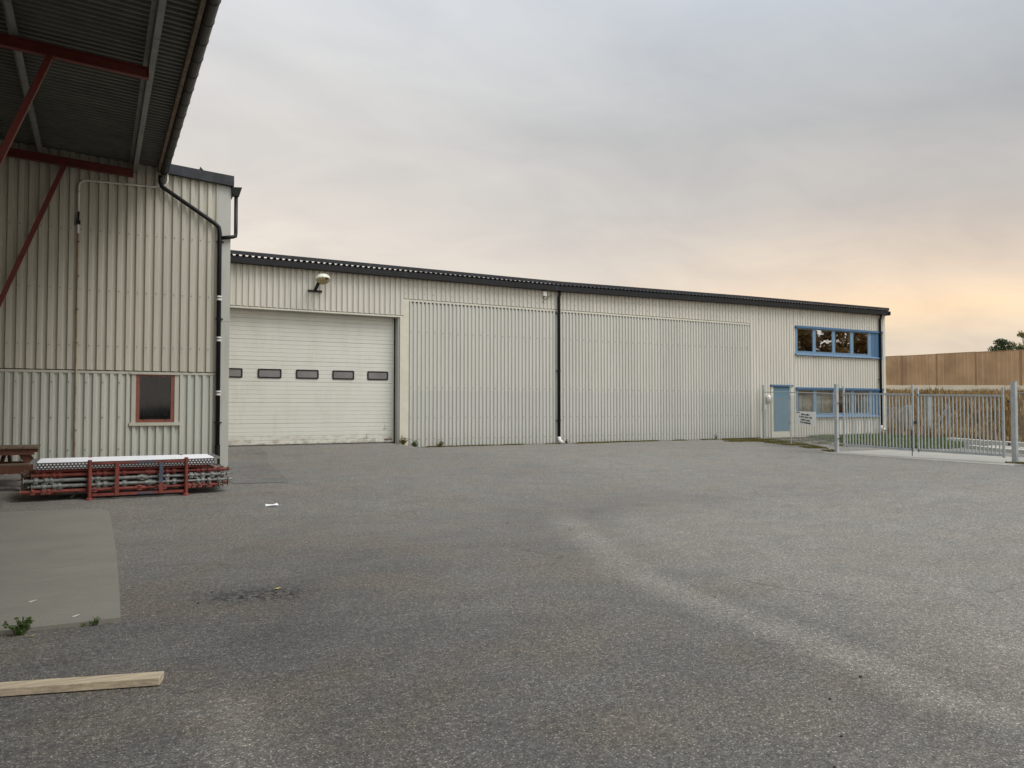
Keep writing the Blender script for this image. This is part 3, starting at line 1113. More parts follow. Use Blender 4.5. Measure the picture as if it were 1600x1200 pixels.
# blue side door
mb = MB()
mb.box(25.42, 26.40, D - 0.02, D + 0.04, 0.555, 2.46)
sd_ = mb.build('side_door', M['blue_door'], wh)
mb = MB()
mb.box(25.50, 25.62, D - 0.085, D - 0.07, 1.385, 1.405)
mb.box(25.50, 25.52, D - 0.085, D - 0.02, 1.385, 1.405)
plate(mb, rrect(25.51, 1.22, 0.04, 0.06, 0.018), D - 0.03, D - 0.019)
mb.build_each('handle', M['chrome'], sd_)
mb = MB()
for z in (0.85, 1.95):
    mb.tube([(26.405, D - 0.03, z), (26.405, D - 0.03, z + 0.12)], 0.012, 8)
mb.build_each('hinge', M['hinge'], sd_)
mb = MB()
mb.box(25.30, 25.415, D - 0.05, D + 0.05, 0.30, 2.475)
mb.box(26.405, 26.55, D - 0.05, D + 0.05, 0.30, 2.475)
mb.box(25.416, 26.404, D - 0.045, D + 0.05, 0.30, 0.55)
mb.build('door_frame', M['cream'], wh)
MB().box(25.27, 26.58, D - 0.10, D + 0.03, 2.478, 2.555).build('door_head_flashing', M['blue_dark'], wh)

# ------------------------------------------------------------------ things fixed on the warehouse wall
fl = thing('flood_light', (5.85, D - 0.05, 5.15), 'white hooded floodlight with yellowed lens on a dark bracket above the cream door', 'lamp')
mb = MB()
C0 = Vector((5.98, D - 0.42, 5.40))
n = 14


def oval(cx, cy, cz, rx, ry):
    return [(cx + rx * math.cos(2 * math.pi * k / n), cy + ry * math.sin(2 * math.pi * k / n), cz) for k in range(n)]


rings = [oval(5.98, D - 0.46, 5.60, 0.11, 0.10), oval(5.98, D - 0.46, 5.59, 0.155, 0.15), oval(5.98, D - 0.46, 5.53, 0.205, 0.22), oval(5.98, D - 0.46, 5.46, 0.225, 0.24), oval(5.98, D - 0.46, 5.44, 0.21, 0.225)]
vs = [p for r_ in rings for p in r_]
fs = [tuple(range(n))]
for i in range(len(rings) - 1):
    for k in range(n):
        fs.append((i * n + k, i * n + (k + 1) % n, (i + 1) * n + (k + 1) % n, (i + 1) * n + k))
rot = Matrix.Translation(C0) @ Matrix.Rotation(R(-12), 4, 'X') @ Matrix.Translation(-C0)
hd = MB().add([rot @ Vector(p) for p in vs], fs).build('hood', mat('yellowed_white_enamel', (0.62, 0.60, 0.50), 0.45, var=0.12, vscale=8, dirt=(0.3, 0.26, 0.18), dirt_amt=0.6), fl)
rings = [oval(5.98, D - 0.46, 5.455, 0.208, 0.223), oval(5.98, D - 0.46, 5.40, 0.19, 0.20), oval(5.98, D - 0.46, 5.34, 0.13, 0.13), oval(5.98, D - 0.46, 5.31, 0.05, 0.05)]
vs = [p for r_ in rings for p in r_]
fs = []
for i in range(len(rings) - 1):
    for k in range(n):
        fs.append((i * n + k, i * n + (k + 1) % n, (i + 1) * n + (k + 1) % n, (i + 1) * n + k))
fs.append(tuple(3 * n + k for k in range(n)))
MB().add([rot @ Vector(p) for p in vs], fs).build('lens', M['lens'], fl, smooth=True)
MB().box(6.00, 6.08, D - 0.72, D - 0.67, 5.43, 5.48).build('latch', M['black'], hd)
mb = MB()
mb.box(5.62, 6.05, D - 0.10, D - 0.042, 5.12, 5.18)
mb.bar((5.83, D - 0.06, 5.15), (5.86, D - 0.34, 5.34), 0.08, 0.06)
mb.bar((5.86, D - 0.30, 5.31), (5.86, D - 0.34, 5.46), 0.06, 0.05)
mb.build('bracket', M['black'], fl)

se = thing('motion_sensor', (14.02, D - 0.05, 5.6), 'small white box sensor with a loop of cable under the eave beside the middle downpipe', 'sensor')
MB().box(13.93, 14.08, D - 0.16, D - 0.042, 5.56, 5.72).build('housing', M['white_clean'], se, bevel=0.012)
MB().tube([(14.0, D - 0.07, 5.56), (13.97, D - 0.07, 5.48), (14.04, D - 0.07, 5.43), (14.12, D - 0.06, 5.47), (14.22, D - 0.06, 5.56), (14.32, D - 0.06, 5.63)], 0.008, 6).build('cable', M['black'], se)
MB().box(13.97, 14.01, D - 0.05, D - 0.041, 5.33, 5.38).build('cable_clip', M['hinge'], se)

wl = thing('wall_lamp', (25.05, D - 0.05, 1.75), 'white bulkhead lamp on the beige wall just left of the blue door', 'lamp')
mb = MB()
rr = [(0.0, 2.12), (0.045, 2.11), (0.08, 2.06), (0.088, 1.98), (0.088, 1.84)]
mb.tube([(25.05, D - 0.14, z) for r_, z in rr[::-1]], [r_ + 0.001 for r_, z in rr[::-1]], 14)
mb.build('globe', M['white_clean'], wl, smooth=True)
MB().tube([(25.05, D - 0.14, 1.838), (25.05, D - 0.14, 1.78), (25.05, D - 0.14, 1.74)], [0.078, 0.065, 0.04], 12).build('base', M['trim_grey'], wl)
MB().box(25.02, 25.08, D - 0.14, D - 0.04, 1.78, 1.83).build('arm', M['trim_grey'], wl)
ib = thing('intercom_box', (24.86, D - 0.05, 1.5), 'small pale grey junction box on the wall below and left of the white lamp', 'box')
MB().box(24.79, 24.94, D - 0.12, D - 0.042, 1.50, 1.70).build('housing', M['white_pvc'], ib, bevel=0.01)
MB().tube([(24.80, D - 0.06, 1.70), (24.78, D - 0.06, 1.78)], 0.008, 6).build('cable', M['hinge'], ib)
ks = thing('key_switch', (24.86, D - 0.05, 1.28), 'tiny black key switch on the wall under the grey junction box', 'switch')
MB().box(24.83, 24.89, D - 0.09, D - 0.042, 1.27, 1.33).build('housing', M['black'], ks)

# ------------------------------------------------------------------ left building
DL = 18.5
lb = thing('corrugated_shed', (0, DL, 0.24), 'taller taupe corrugated shed at the left with a red framed window and black downpipe', 'shed')
slope_top = lambda x, y: 6.80 - 0.062 * (x - 1.37)
wall_top = lambda x, y: slope_top(x, y) if x > 1.25 else 7.12
mb = MB()
mb.strip(prof(-2.75, 2.37, 0.181, 0.055, 0.078, 0.026, DL), 2.388, wall_top)
mb.mark()
for z in (5.35, 4.08, 2.9):
    screws(mb, [-2.75 + 0.181 * i + 0.058 for i in range(0, 28)], [z], DL - 0.057, 0.008)
mb.build('upper_cladding', [M['clad_left_up'], M['hinge']], lb)
mb = MB()
for a, b, z1 in ((-2.75, 0.66, 2.31), (0.66, 1.60, 1.19), (1.60, 2.37, 2.31)):
    mb.strip(prof(a, b, 0.1565, 0.050, 0.056, 0.024, DL), 0.20, z1)
mb.mark()
for z in (2.12, 1.38, 0.7):
    screws(mb, [-2.75 + 0.1565 * 2 * i + 0.047 for i in range(0, 11)], [z], DL - 0.052, 0.009)
mb.build('lower_cladding', [M['clad_left_low'], M['hinge']], lb)
mb = MB()  # dark boxes imitate the shade under the crown ends
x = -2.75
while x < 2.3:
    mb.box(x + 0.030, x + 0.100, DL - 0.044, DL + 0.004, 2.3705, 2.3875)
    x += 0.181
mb.build('rib_end_shade', M['dark'], lb)['kind'] = 'stuff'
mb = MB()
mb.box(-2.75, 2.37, DL - 0.040, DL + 0.01, 2.315, 2.37)
mb.box(0.62, 1.62, DL - 0.075, DL - 0.057, 2.31, 2.36)
mb.build_each('seam_flashing', M['trim'], lb)
mb = MB()
mb.box(2.37, 2.65, DL - 0.058, DL + 0.10, 0.22, 3.55)
mb.box(2.37, 2.65, DL - 0.060, DL + 0.10, 3.555, 6.70)
mb.build('corner_trim', M['trim_grey'], lb)
mb = MB()
mb.box(2.60, 2.645, DL + 0.10, D + 8, 0.2, 6.64)
mb.build('side_wall', M['clad_left_up'], lb)
mb = MB()
xa, xb = 1.30, 2.70
for y0, y1, dz0, dz1 in ((DL - 0.17, DL - 0.06, -0.02, 0.17),):
    za, zb = slope_top(xa, 0), slope_top(xb, 0)
    mb.hexa([(xa, y0, za + dz0 - 0.03), (xb, y0, zb + dz0 - 0.04), (xb, y1, zb + dz0 - 0.04), (xa, y1, za + dz0 - 0.03), (xa, y0, za + dz1), (xb, y0, zb + dz1), (xb, y1, zb + dz1), (xa, y1, za + dz1)])
za, zb = slope_top(-6, 0), slope_top(2.72, 0)
mb.hexa([(-6, DL + 0.02, za + 0.02), (2.72, DL + 0.02, zb + 0.02), (2.72, D + 8, zb + 0.02), (-6, D + 8, za + 0.02), (-6, DL + 0.02, za + 0.14), (2.72, DL + 0.02, zb + 0.14), (2.72, D + 8, zb + 0.14), (-6, D + 8, za + 0.14)])
mb.build('roof', M['fascia'], lb)
mb = MB()
mb.add([(1.95, DL - 0.1, 6.92), (2.10, DL - 0.1, 6.90), (1.98, DL - 0.1, 7.02), (1.95, DL - 0.06, 6.92), (2.10, DL - 0.06, 6.90), (1.98, DL - 0.06, 7.02)], [(0, 1, 2), (3, 5, 4), (0, 2, 5, 3), (1, 4, 5, 2), (0, 3, 4, 1)])
mb.build('bent_flashing', M['fascia'], lb)
mb = MB()
mb.hexa([(2.655, DL - 0.12, 6.52), (2.74, DL - 0.12, 6.52), (2.74, D + 8, 6.50), (2.655, D + 8, 6.50), (2.655, DL - 0.12, 6.64), (2.82, DL - 0.12, 6.66), (2.82, D + 8, 6.64), (2.655, D + 8, 6.62)])
mb.build('gutter', M['black'], lb)
# window
mb = MB()
mb.box(0.66, 0.745, DL - 0.050, DL + 0.02, 1.20, 2.31)
mb.box(1.515, 1.60, DL - 0.050, DL + 0.02, 1.20, 2.31)
mb.box(0.62, 1.64, DL - 0.085, DL + 0.02, 1.195, 1.265)
mb.build_each('window_surround', M['trim'], lb)
mb = MB()
mb.box(0.747, 0.82, DL - 0.035, DL + 0.06, 1.27, 2.31)
mb.box(1.44, 1.513, DL - 0.035, DL + 0.06, 1.27, 2.31)
mb.box(0.82, 1.44, DL - 0.033, DL + 0.06, 1.27, 1.335)
mb.box(0.82, 1.44, DL - 0.033, DL + 0.06, 2.27, 2.312)
wn = mb.build('window', M['win_red'], lb)
MB().box(0.82, 1.44, DL + 0.02, DL + 0.026, 1.335, 2.27).build('pane', M['glass_left'], wn)
mb = MB()
pr = []
for i in range(60):
    x = 0.80 + 0.66 * i / 59
    pr.append((x, DL + 0.07 + 0.012 * math.sin(i * 1.3) + random.uniform(-0.004, 0.004)))
mb.strip(pr, lambda x, y: 1.385 + 0.03 * math.sin((x - 0.8) * 5), 2.30)
mb.build('curtain', M['curtain'], wn)
MB().box(-2.75, 2.59, DL + 0.13, DL + 0.15, 0.2, 6.6).build('light_stop_backing', M['dark'], lb)  # unseen dark panel added to stop light passing between the sheets
mb = MB()
mb.box(0.835, 1.425, DL - 0.040, DL - 0.034, 1.335, 1.342)
for x in (0.90, 1.34):
    mb.box(x - 0.018, x + 0.018, DL - 0.040, DL - 0.034, 1.308, 1.322)
mb.build_each('drain_cap', M['black'], wn)
# downpipes
P = [(1.16, DL - 0.22, 6.66), (1.16, DL - 0.22, 6.53), (1.20, DL - 0.15, 6.44), (2.30, DL - 0.13, 5.76), (2.385, DL - 0.13, 5.68), (2.405, DL - 0.13, 5.56), (2.41, DL - 0.13, 0.30)]
dp = MB().tube(P, 0.048, 14).build('downpipe', M['black'], lb, smooth=True)
for z in (4.07, 3.14, 1.92):
    MB().tube([(2.41, DL - 0.13, z - 0.055), (2.41, DL - 0.13, z - 0.012)], 0.056, 14).tube([(2.41, DL - 0.13, z + 0.012), (2.41, DL - 0.13, z + 0.05)], 0.056, 14).build('clamp', M['white_pvc'], dp)
mb = MB()
for z in (5.36, 3.60, 1.25):
    mb.tube([(2.41, DL - 0.13, z - 0.015), (2.41, DL - 0.13, z + 0.015)], 0.055, 14)
    mb.box(2.34, 2.50, DL - 0.12, DL - 0.06, z - 0.01, z + 0.01)
mb.build_each('collar', M['black'], dp)
MB().tube([(2.41, DL - 0.13, 0.30), (2.41, DL - 0.13, 0.75)], 0.058, 14).build('boot', M['black'], dp)
MB().tube([(2.76, DL - 0.06, 6.52), (2.76, DL - 0.08, 5.60), (2.75, DL - 0.10, 5.52), (2.68, DL - 0.13, 5.49), (2.41, DL - 0.13, 5.44)], 0.042, 12).build('side_downpipe', M['black'], lb, smooth=True)
MB().add([(2.70, DL - 0.12, 6.45), (2.82, DL - 0.12, 6.45), (2.82, DL, 6.45), (2.70, DL, 6.45), (2.655, DL - 0.14, 6.64), (2.88, DL - 0.14, 6.66), (2.88, DL + 0.02, 6.66), (2.655, DL + 0.02, 6.64)],
         [(0, 3, 2, 1), (4, 5, 6, 7), (0, 1, 5, 4), (1, 2, 6, 5), (2, 3, 7, 6), (3, 0, 4, 7)]).build('gutter_outlet', M['black'], lb)
# conduit
cp = [(1.30, DL - 0.12, 6.60), (1.33, DL - 0.12, 6.70), (1.30, DL - 0.12, 6.80), (1.22, DL - 0.12, 6.84)]
arc = [(-0.39, DL - 0.08, 5.72), (-0.39, DL - 0.08, 6.24), (-0.375, DL - 0.08, 6.32), (-0.32, DL - 0.08, 6.375), (-0.22, DL - 0.08, 6.395), (1.05, DL - 0.08, 6.43), (1.20, DL - 0.10, 6.45), (1.29, DL - 0.11, 6.51), (1.31, DL - 0.12, 6.60), (1.31, DL - 0.12, 6.76), (1.27, DL - 0.12, 6.84), (1.18, DL - 0.12, 6.87)]
cn = MB().tube(arc, 0.021, 10).build('conduit', M['white_pvc'], lb, smooth=True)
mb = MB()
for x in (-0.05, 0.45, 0.9):
    mb.box(x - 0.012, x + 0.012, DL - 0.11, DL - 0.04, 6.36 + 0.03 * x, 6.44 + 0.03 * x)
mb.box(-0.42, -0.36, DL - 0.11, DL - 0.04, 6.12, 6.14)
mb.build_each('clip', M['trim'], cn)
mb = MB()
mb.box(-0.43, -0.35, DL - 0.13, DL - 0.05, 5.44, 5.52)
mb.box(-0.41, -0.37, DL - 0.12, DL - 0.05, 5.52, 5.70)
mb.build('junction_box', M['black'], cn)
MB().tube([(-0.39, DL - 0.08, 5.25), (-0.39, DL - 0.08, 5.44)], 0.019, 8).build('white_joint', M['white_clean'], cn)
rp = MB().tube([(-0.385, DL - 0.075, 5.25), (-0.385, DL - 0.075, 0.3)], 0.017, 8).build('rusty_pipe', M['rustpipe'], lb)
mb = MB()
for z in (5.08, 4.35, 3.65, 2.95, 1.12):
    mb.box(-0.41, -0.355, DL - 0.10, DL - 0.045, z - 0.01, z + 0.01)
mb.build_each('clip', M['rust'], rp)

# ------------------------------------------------------------------ canopy and the hall that carries it
EX = 1.20
cz = lambda x: 6.905 - 0.048 * (x - 0.62)
can = thing('canopy', (-0.7, 6, 0), 'dark steel loading canopy on red beams and braces, overhead at the left', 'canopy')
Y0, Y1 = -8.0, DL - 0.003
mb = MB()
pts = []
y = Y0
while y < Y1:
    for fy, dz_ in ((0, 0), (0.018, 0.04), (0.075, 0.04), (0.093, 0)):
        if y + fy < Y1:
            pts.append((y + fy, dz_))
    y += 0.148
for y, dz_ in pts:
    mb.v.append((-2.75, y, cz(-2.75) + dz_))
    mb.v.append((EX, y, cz(EX) + dz_))
for i in range(len(pts) - 1):
    mb.f.append((2 * i, 2 * i + 1, 2 * i + 3, 2 * i + 2))
mb.build('roof_sheet', M['canopy_sheet'], can)
mb = MB()
mb.hexa([(-2.75, Y0, cz(-2.75) + 0.06), (EX, Y0, cz(EX) + 0.06), (EX, Y1, cz(EX) + 0.06), (-2.75, Y1, cz(-2.75) + 0.06), (-2.75, Y0, cz(-2.75) + 0.10), (EX, Y0, cz(EX) + 0.10), (EX, Y1, cz(EX) + 0.10), (-2.75, Y1, cz(-2.75) + 0.10)])
mb.build('roof_top', M['fascia'], can)
for px in (0.66, -1.08, -2.4):
    z = cz(px)
    mb = MB()
    mb.box(px - 0.04, px - 0.032, Y0, Y1 - 0.03, z - 0.20, z - 0.002)
    mb.box(px - 0.031, px + 0.045, Y0, Y1 - 0.03, z - 0.20, z - 0.192)
    mb.box(px + 0.037, px + 0.045, Y0, Y1 - 0.03, z - 0.191, z - 0.165)
    mb.box(px - 0.105, px - 0.041, Y0, Y1 - 0.03, z - 0.012, z - 0.003)
    for yy2 in (7.0, 11.55, 15.3):
        mb.box(px - 0.046, px + 0.051, yy2, yy2 + 0.015, z - 0.206, z - 0.16)
    mb.build('purlin', M['galv_dark'], can)
for by in (-3.9, 1.6, 7.1, 12.62, 18.22):
    mb = MB()
    xa, xb = -2.72, 0.61
    for dz0, dz1, w in ((-0.375, -0.36, 0.10), (-0.36, -0.225, 0.010), (-0.225, -0.21, 0.10)):
        mb.hexa([(xa, by - w / 2, cz(xa) + dz0), (xb, by - w / 2, cz(xb) + dz0), (xb, by + w / 2, cz(xb) + dz0), (xa, by + w / 2, cz(xa) + dz0),
                 (xa, by - w / 2, cz(xa) + dz1), (xb, by - w / 2, cz(xb) + dz1), (xb, by + w / 2, cz(xb) + dz1), (xa, by + w / 2, cz(xa) + dz1)])
    mb.box(xb + 0.001, xb + 0.012, by - 0.05, by + 0.05, cz(xb) - 0.375, cz(xb) - 0.21)
    mb.build('beam', M['red'], can)
    mb = MB()
    mb.bar((-0.66, by, cz(-0.66) - 0.38), (-2.60, by, 1.30), 0.085, 0.085, (0, 1, 0))
    mb.build('brace', M['red'], can)
mb = MB()
for by in (-3.9, 1.6, 7.1, 12.62, 18.22):
    mb = MB().box(-2.68, -2.54, by - 0.07, by + 0.07, 0.0, cz(-2.6) - 0.4)
    mb.build('column', M['red'], can)
mb = MB()
mb.box(EX - 0.10, EX - 0.085, Y0, Y1, cz(EX) - 0.10, cz(EX) - 0.004)
mb.box(EX - 0.084, EX - 0.04, Y0, Y1, cz(EX) - 0.10, cz(EX) - 0.092)
mb.build('edge_angle', M['rust'], can)
mb = MB()
gp = []
for k in range(9):
    a = math.pi + math.pi * k / 8
    gp.append((1.245 + 0.085 * math.cos(a), cz(EX) - 0.045 + 0.10 * math.sin(a)))
for (xa, za), (xb, zb) in zip(gp, gp[1:]):
    mb.add([(xa, Y0, za), (xa, Y1 + 0.02, za), (xb, Y1 + 0.02, zb), (xb, Y0, zb)], [(0, 1, 2, 3)])
n9 = len(gp)
mb.add([(x, Y1 + 0.02, z) for x, z in gp], [tuple(range(n9))])
gt = mb.build('gutter', M['gutter_dirty'], can, smooth=False)
mb = MB()
y = 1.0
while y < Y1:
    mb.tube([(1.245 + 0.086 * math.cos(math.pi + math.pi * k / 8), y, cz(EX) - 0.045 + 0.101 * math.sin(math.pi + math.pi * k / 8)) for k in range(9)], 0.007, 6)
    mb.box(1.325, 1.336, y - 0.012, y + 0.012, cz(EX) - 0.06, cz(EX) - 0.03)
    y += 0.62
mb.build_each('gutter_bracket', M['black'], can)
mb = MB()
mb.box(1.155, 1.17, Y0, Y1, cz(EX) - 0.05, cz(EX) + 0.10)
mb.build('eave_board', M['fascia'], can)

hall = thing('hall', (-2.8, 5, 0), 'corrugated hall wall carrying the steel canopy at the far left', 'hall')
mb = MB()
mb.strip([(-2.75 + (yv - 0), xv) for xv, yv in prof(-8.0, DL - 0.1, 0.181, 0.045, 0.085, 0.014, 0.0, out=1)], -0.05, 7.3)
mb.build('cladding', M['clad_left_up'], hall)
mb = MB()
mb.box(-10, -2.8, -8.0, DL - 0.1, 7.3, 7.45)
mb.build('roof', M['fascia'], hall)

# ------------------------------------------------------------------ timber plank in the foreground
tag(MB().hexa([(-2.3, 5.63, 0.006), (0.34, 4.865, 0.006), (0.372, 4.975, 0.006), (-2.268, 5.74, 0.006), (-2.3, 5.63, 0.050), (0.34, 4.865, 0.050), (0.372, 4.975, 0.050), (-2.268, 5.74, 0.050)])
    .build('timber_plank', M['plank'], base=(0.34, 4.9, 0), bevel=0.003), 'bare pine plank lying flat on the asphalt in the near left corner', 'plank')


# ------------------------------------------------------------------ rack of steel props
RY, RZ = 14.2, gz(0.6, 14.2)
rk = thing('stacking_rack', (0.65, RY + 0.45, RZ), 'red steel stacking rack holding a bundle of props in front of the taupe shed', 'rack')
PZ = 0.645
for px, py in ((-0.08, 0.0), (1.365, 0.0), (-0.08, 0.92), (1.365, 0.92)):
    mb = MB()
    mb.tube([(px, RY + py, RZ + 0.012), (px, RY + py, RZ + PZ)], 0.031, 14)
    mb.tube([(px, RY + py, RZ), (px, RY + py, RZ + 0.02), (px, RY + py, RZ + 0.04)], [0.065, 0.06, 0.033], 12)
    mb.build('post', M['red_rack'], rk)
mb = MB()
for py in (0.0, 0.92):
    mb.box(-0.04, 1.325, RY + py - 0.022, RY + py + 0.022, RZ + 0.572, RZ + 0.604)
    mb.box(-0.04, 1.325, RY + py - 0.022, RY + py + 0.022, RZ + 0.055, RZ + 0.098)
for px in (-0.08, 1.365):
    mb.box(px - 0.02, px + 0.02, RY + 0.04, RY + 0.88, RZ + 0.055, RZ + 0.098)
mb.build_each('rail', M['red_rack'], rk)
MB().box(0.285, 0.345, RY - 0.034, RY - 0.023, RZ + 0.055, RZ + 0.60).build('upright_strap', M['red_rack'], rk)
st = MB().box(0.945, 1.005, RY - 0.034, RY - 0.023, RZ + 0.235, RZ + 0.57).build('upright_strap', M['blue_paint'], rk)
st['label'] = 'strap overpainted in slate blue'
MB().box(0.945, 1.005, RY - 0.034, RY - 0.023, RZ + 0.055, RZ + 0.233).build('upright_strap', M['red_rack'], rk)
MB().box(0.62, 0.90, RY - 0.0245, RY - 0.0222, RZ + 0.574, RZ + 0.602).box(0.60, 0.88, RY - 0.0245, RY - 0.0222, RZ + 0.06, RZ + 0.092).build_each('paint_patch', M['blue_paint'], rk)
MB().bar((-0.35, RY + 0.3, RZ + 0.02), (-0.25, RY + 0.3, RZ + 0.12), 0.05, 0.04).build('foot_wedge', M['hinge'], rk)


def make_prop(mm, L=2.95):
    """telescopic steel prop lying along X: end plate, outer tube, collar with handles, inner tube"""
    root = thing('steel_prop', (0, 0, 0), '', 'prop', 'steel props stacked in the rack')
    mb = MB().tube([(0, 0, 0), (L * 0.57, 0, 0)], 0.030, 10)
    for x in (0.16, 0.30, 0.38, 0.92, 1.02, 1.30, L * 0.57):
        mb.tube([(x - 0.022, 0, 0), (x + 0.022, 0, 0)], 0.044, 8)
        mb.box(x - 0.03, x + 0.03, -0.016, 0.016, -0.052, 0.05)
        mb.box(x - 0.012, x + 0.012, -0.052, 0.052, -0.016, 0.016)
    mb.build('outer_tube', mm, root, smooth=False)
    mb = MB().tube([(L * 0.57, 0, 0), (L - 0.02, 0, 0)], 0.023, 10)
    for x in (1.95, 2.06, 2.44, 2.52, 2.62, 2.78):
        mb.tube([(x - 0.02, 0, 0), (x + 0.02, 0, 0)], 0.041, 8)
        mb.box(x - 0.03, x + 0.03, -0.014, 0.014, -0.05, 0.046)
        mb.box(x - 0.01, x + 0.01, -0.05, 0.05, -0.014, 0.014)
    mb.build('inner_tube', mm, root, smooth=False)
    mb = MB().tube([(L * 0.57 - 0.07, 0, 0), (L * 0.57 + 0.09, 0, 0)], 0.041, 8)
    mb.box(L * 0.57 - 0.02, L * 0.57 + 0.02, -0.07, 0.07, -0.012, 0.012)
    mb.build('collar', mm, root)
    pm = M['rust'] if mm is M['red_rack'] else mm
    mb = MB().box(-0.008, 0.0, -0.045, 0.045, -0.045, 0.045)
    mb.tube([(-0.06, 0, 0), (-0.004, 0, 0)], 0.012, 8)
    mb.build('end_plate', pm, root)
    mb = MB().box(L - 0.019, L - 0.011, -0.045, 0.045, -0.045, 0.045)
    mb.tube([(L - 0.015, 0, 0), (L + 0.05, 0, 0)], 0.012, 8)
    mb.build('end_plate', pm, root)
    return root


protos = {'red': make_prop(M['red_rack']), 'silver': make_prop(M['prop_zinc'])}
used = set()
rowdef = [('red', 0.418), ('silver', 0.330), ('silver', 0.242), ('red', 0.154)]
rn = ['top', 'second', 'third', 'bottom']
ordn = ['front', 'second', 'third', 'fourth', 'fifth', 'sixth', 'seventh', 'rearmost']
for ri, (kind, zr) in enumerate(rowdef):
    for j in range(8):
        k2 = kind
        if j in (3, 6):
            k2 = 'silver' if kind == 'red' else 'red'
        if k2 in used:
            o = copy_tree(protos[k2])
        else:
            o = protos[k2]
            used.add(k2)
        flip = random.random() < 0.4
        x0 = -0.93 + random.uniform(-0.10, 0.07)
        o.rotation_euler = (random.uniform(-0.6, 0.6), 0, 0)
        if flip and j > 0:
            o.rotation_euler = (random.uniform(-0.5, 0.5), 0, math.pi)
            x0 += 2.95
        o.location = (x0, RY + 0.085 + j * 0.108, RZ + zr + random.uniform(-0.006, 0.006))
        colr = 'red painted' if k2 == 'red' else 'grey galvanised'
        pos = 'the front one' if j == 0 else ('the rearmost one' if j == 7 else 'the %s one back' % ordn[j])
        o['label'] = '%s steel prop in the %s row of the rack, %s' % (colr, rn[ri], pos)
# ledgers (long red bars) on top of the props
for j in range(6):
    o = MB().tube([(-0.85 + 0.03 * (j % 3), 0, 0), (1.70 + 0.04 * (j % 2), 0, 0)], 0.024, 10)
    for x in (-0.80, 1.68):
        o.box(x - 0.02, x + 0.02, -0.02, 0.02, -0.035, 0.035)
    base = (0, RY + 0.09 + 0.15 * j, RZ + 0.482)
    mb = MB()
    mb.v = [(a, b + base[1], c_ + base[2]) for a, b, c_ in o.v]
    mb.f = o.f
    tag(mb.build('ledger_bar', M['red_rack'], base=base), 'long thin red bar on top of the props under the decks, %s' % (['front one', 'second back', 'third back', 'fourth back', 'fifth back', 'rearmost'][j]), 'bar', 'red bars under the decks')
# perforated decks
for j in range(3):
    L0, L1 = -0.86, 1.86
    by = RY - 0.01 + 0.325 * j + (0.0 if j else 0.0)
    dk = thing('scaffold_deck', (0.5, by + 0.16, RZ + 0.57), ['bright zinc scaffold deck at the front edge of the rack top', 'bright zinc scaffold deck in the middle of the rack top', 'bright zinc scaffold deck at the rear of the rack top, by the shed wall'][j], 'deck', 'scaffold decks on the rack')
    MB().hexa([(L0 + 0.05, by + 0.02, RZ + 0.618), (L1 - 0.05, by + 0.02, RZ + 0.618), (L1 - 0.05, by + 0.315, RZ + 0.632), (L0 + 0.05, by + 0.315, RZ + 0.632),
               (L0 + 0.05, by + 0.02, RZ + 0.624), (L1 - 0.05, by + 0.02, RZ + 0.624), (L1 - 0.05, by + 0.315, RZ + 0.638), (L0 + 0.05, by + 0.315, RZ + 0.638)]).build('tread', M['deck'], dk)
    MB().box(L0 + 0.04, L1 - 0.04, by + 0.012, by + 0.018, RZ + 0.513, RZ + 0.612).build('perforated_edge', M['perf'], dk)
    MB().box(L0 + 0.04, L1 - 0.04, by + 0.317, by + 0.322, RZ + 0.513, RZ + 0.62).build('rear_edge', M['galv_dull'], dk)
    for xx in (L0, L1):
        mb = MB()
        s_ = -1 if xx == L0 else 1
        mb.box(min(xx, xx - s_ * 0.035), max(xx, xx - s_ * 0.035), by + 0.02, by + 0.31, RZ + 0.52, RZ + 0.612)
        for yy2 in (by + 0.05, by + 0.25):
            mb.box(min(xx, xx + s_ * 0.05), max(xx, xx + s_ * 0.05), yy2, yy2 + 0.03, RZ + 0.605, RZ + 0.64)
        mb.build('end_hook', M['galv_dark'], dk)
for o in list(protos.values()):
    pass

# ------------------------------------------------------------------ picnic table
TX, TY = -1.62, 16.5
tz = gz(TX, TY)
pt = thing('picnic_table', (TX, TY, tz), 'brown wooden picnic table under the canopy at the far left by the shed wall', 'table')
for i in range(6):
    x0 = TX - 0.70 + i * 0.235
    MB().box(x0, x0 + 0.222, TY - 0.42, TY + 0.62, tz + 0.665, tz + 0.70).build('top_board', M['table_top'], pt, bevel=0.004)
mb = MB()
mb.box(TX - 0.68, TX + 0.66, TY - 0.38, TY - 0.34, tz + 0.56, tz + 0.663)
mb.box(TX - 0.68, TX + 0.66, TY + 0.50, TY + 0.54, tz + 0.56, tz + 0.663)
mb.box(TX - 0.95, TX + 0.80, TY - 0.34, TY - 0.30, tz + 0.28, tz + 0.40)
mb.box(TX - 0.95, TX + 0.80, TY + 0.46, TY + 0.50, tz + 0.28, tz + 0.40)
mb.build_each('cross_beam', M['table_leg'], pt)
for sx in (-1, 1):
    for yy2 in (TY - 0.30, TY + 0.44):
        MB().bar((TX + sx * 0.42, yy2, tz + 0.66), (TX + sx * 0.80, yy2, tz), 0.045, 0.10, (1, 0, 0)).build('leg', M['table_leg'], pt)
mb = MB()
mb.bar((TX + 0.12, TY - 0.2, tz + 0.30), (TX + 0.20, TY + 0.1, tz + 0.66), 0.04, 0.07)
mb.bar((TX + 0.28, TY - 0.1, tz + 0.30), (TX + 0.22, TY + 0.1, tz + 0.66), 0.04, 0.07)
mb.build_each('brace', M['table_leg'], pt)
MB().box(TX - 1.0, TX + 0.62, TY - 0.95, TY - 0.70, tz + 0.40, tz + 0.435).build('seat', M['table_top'], pt, bevel=0.004)
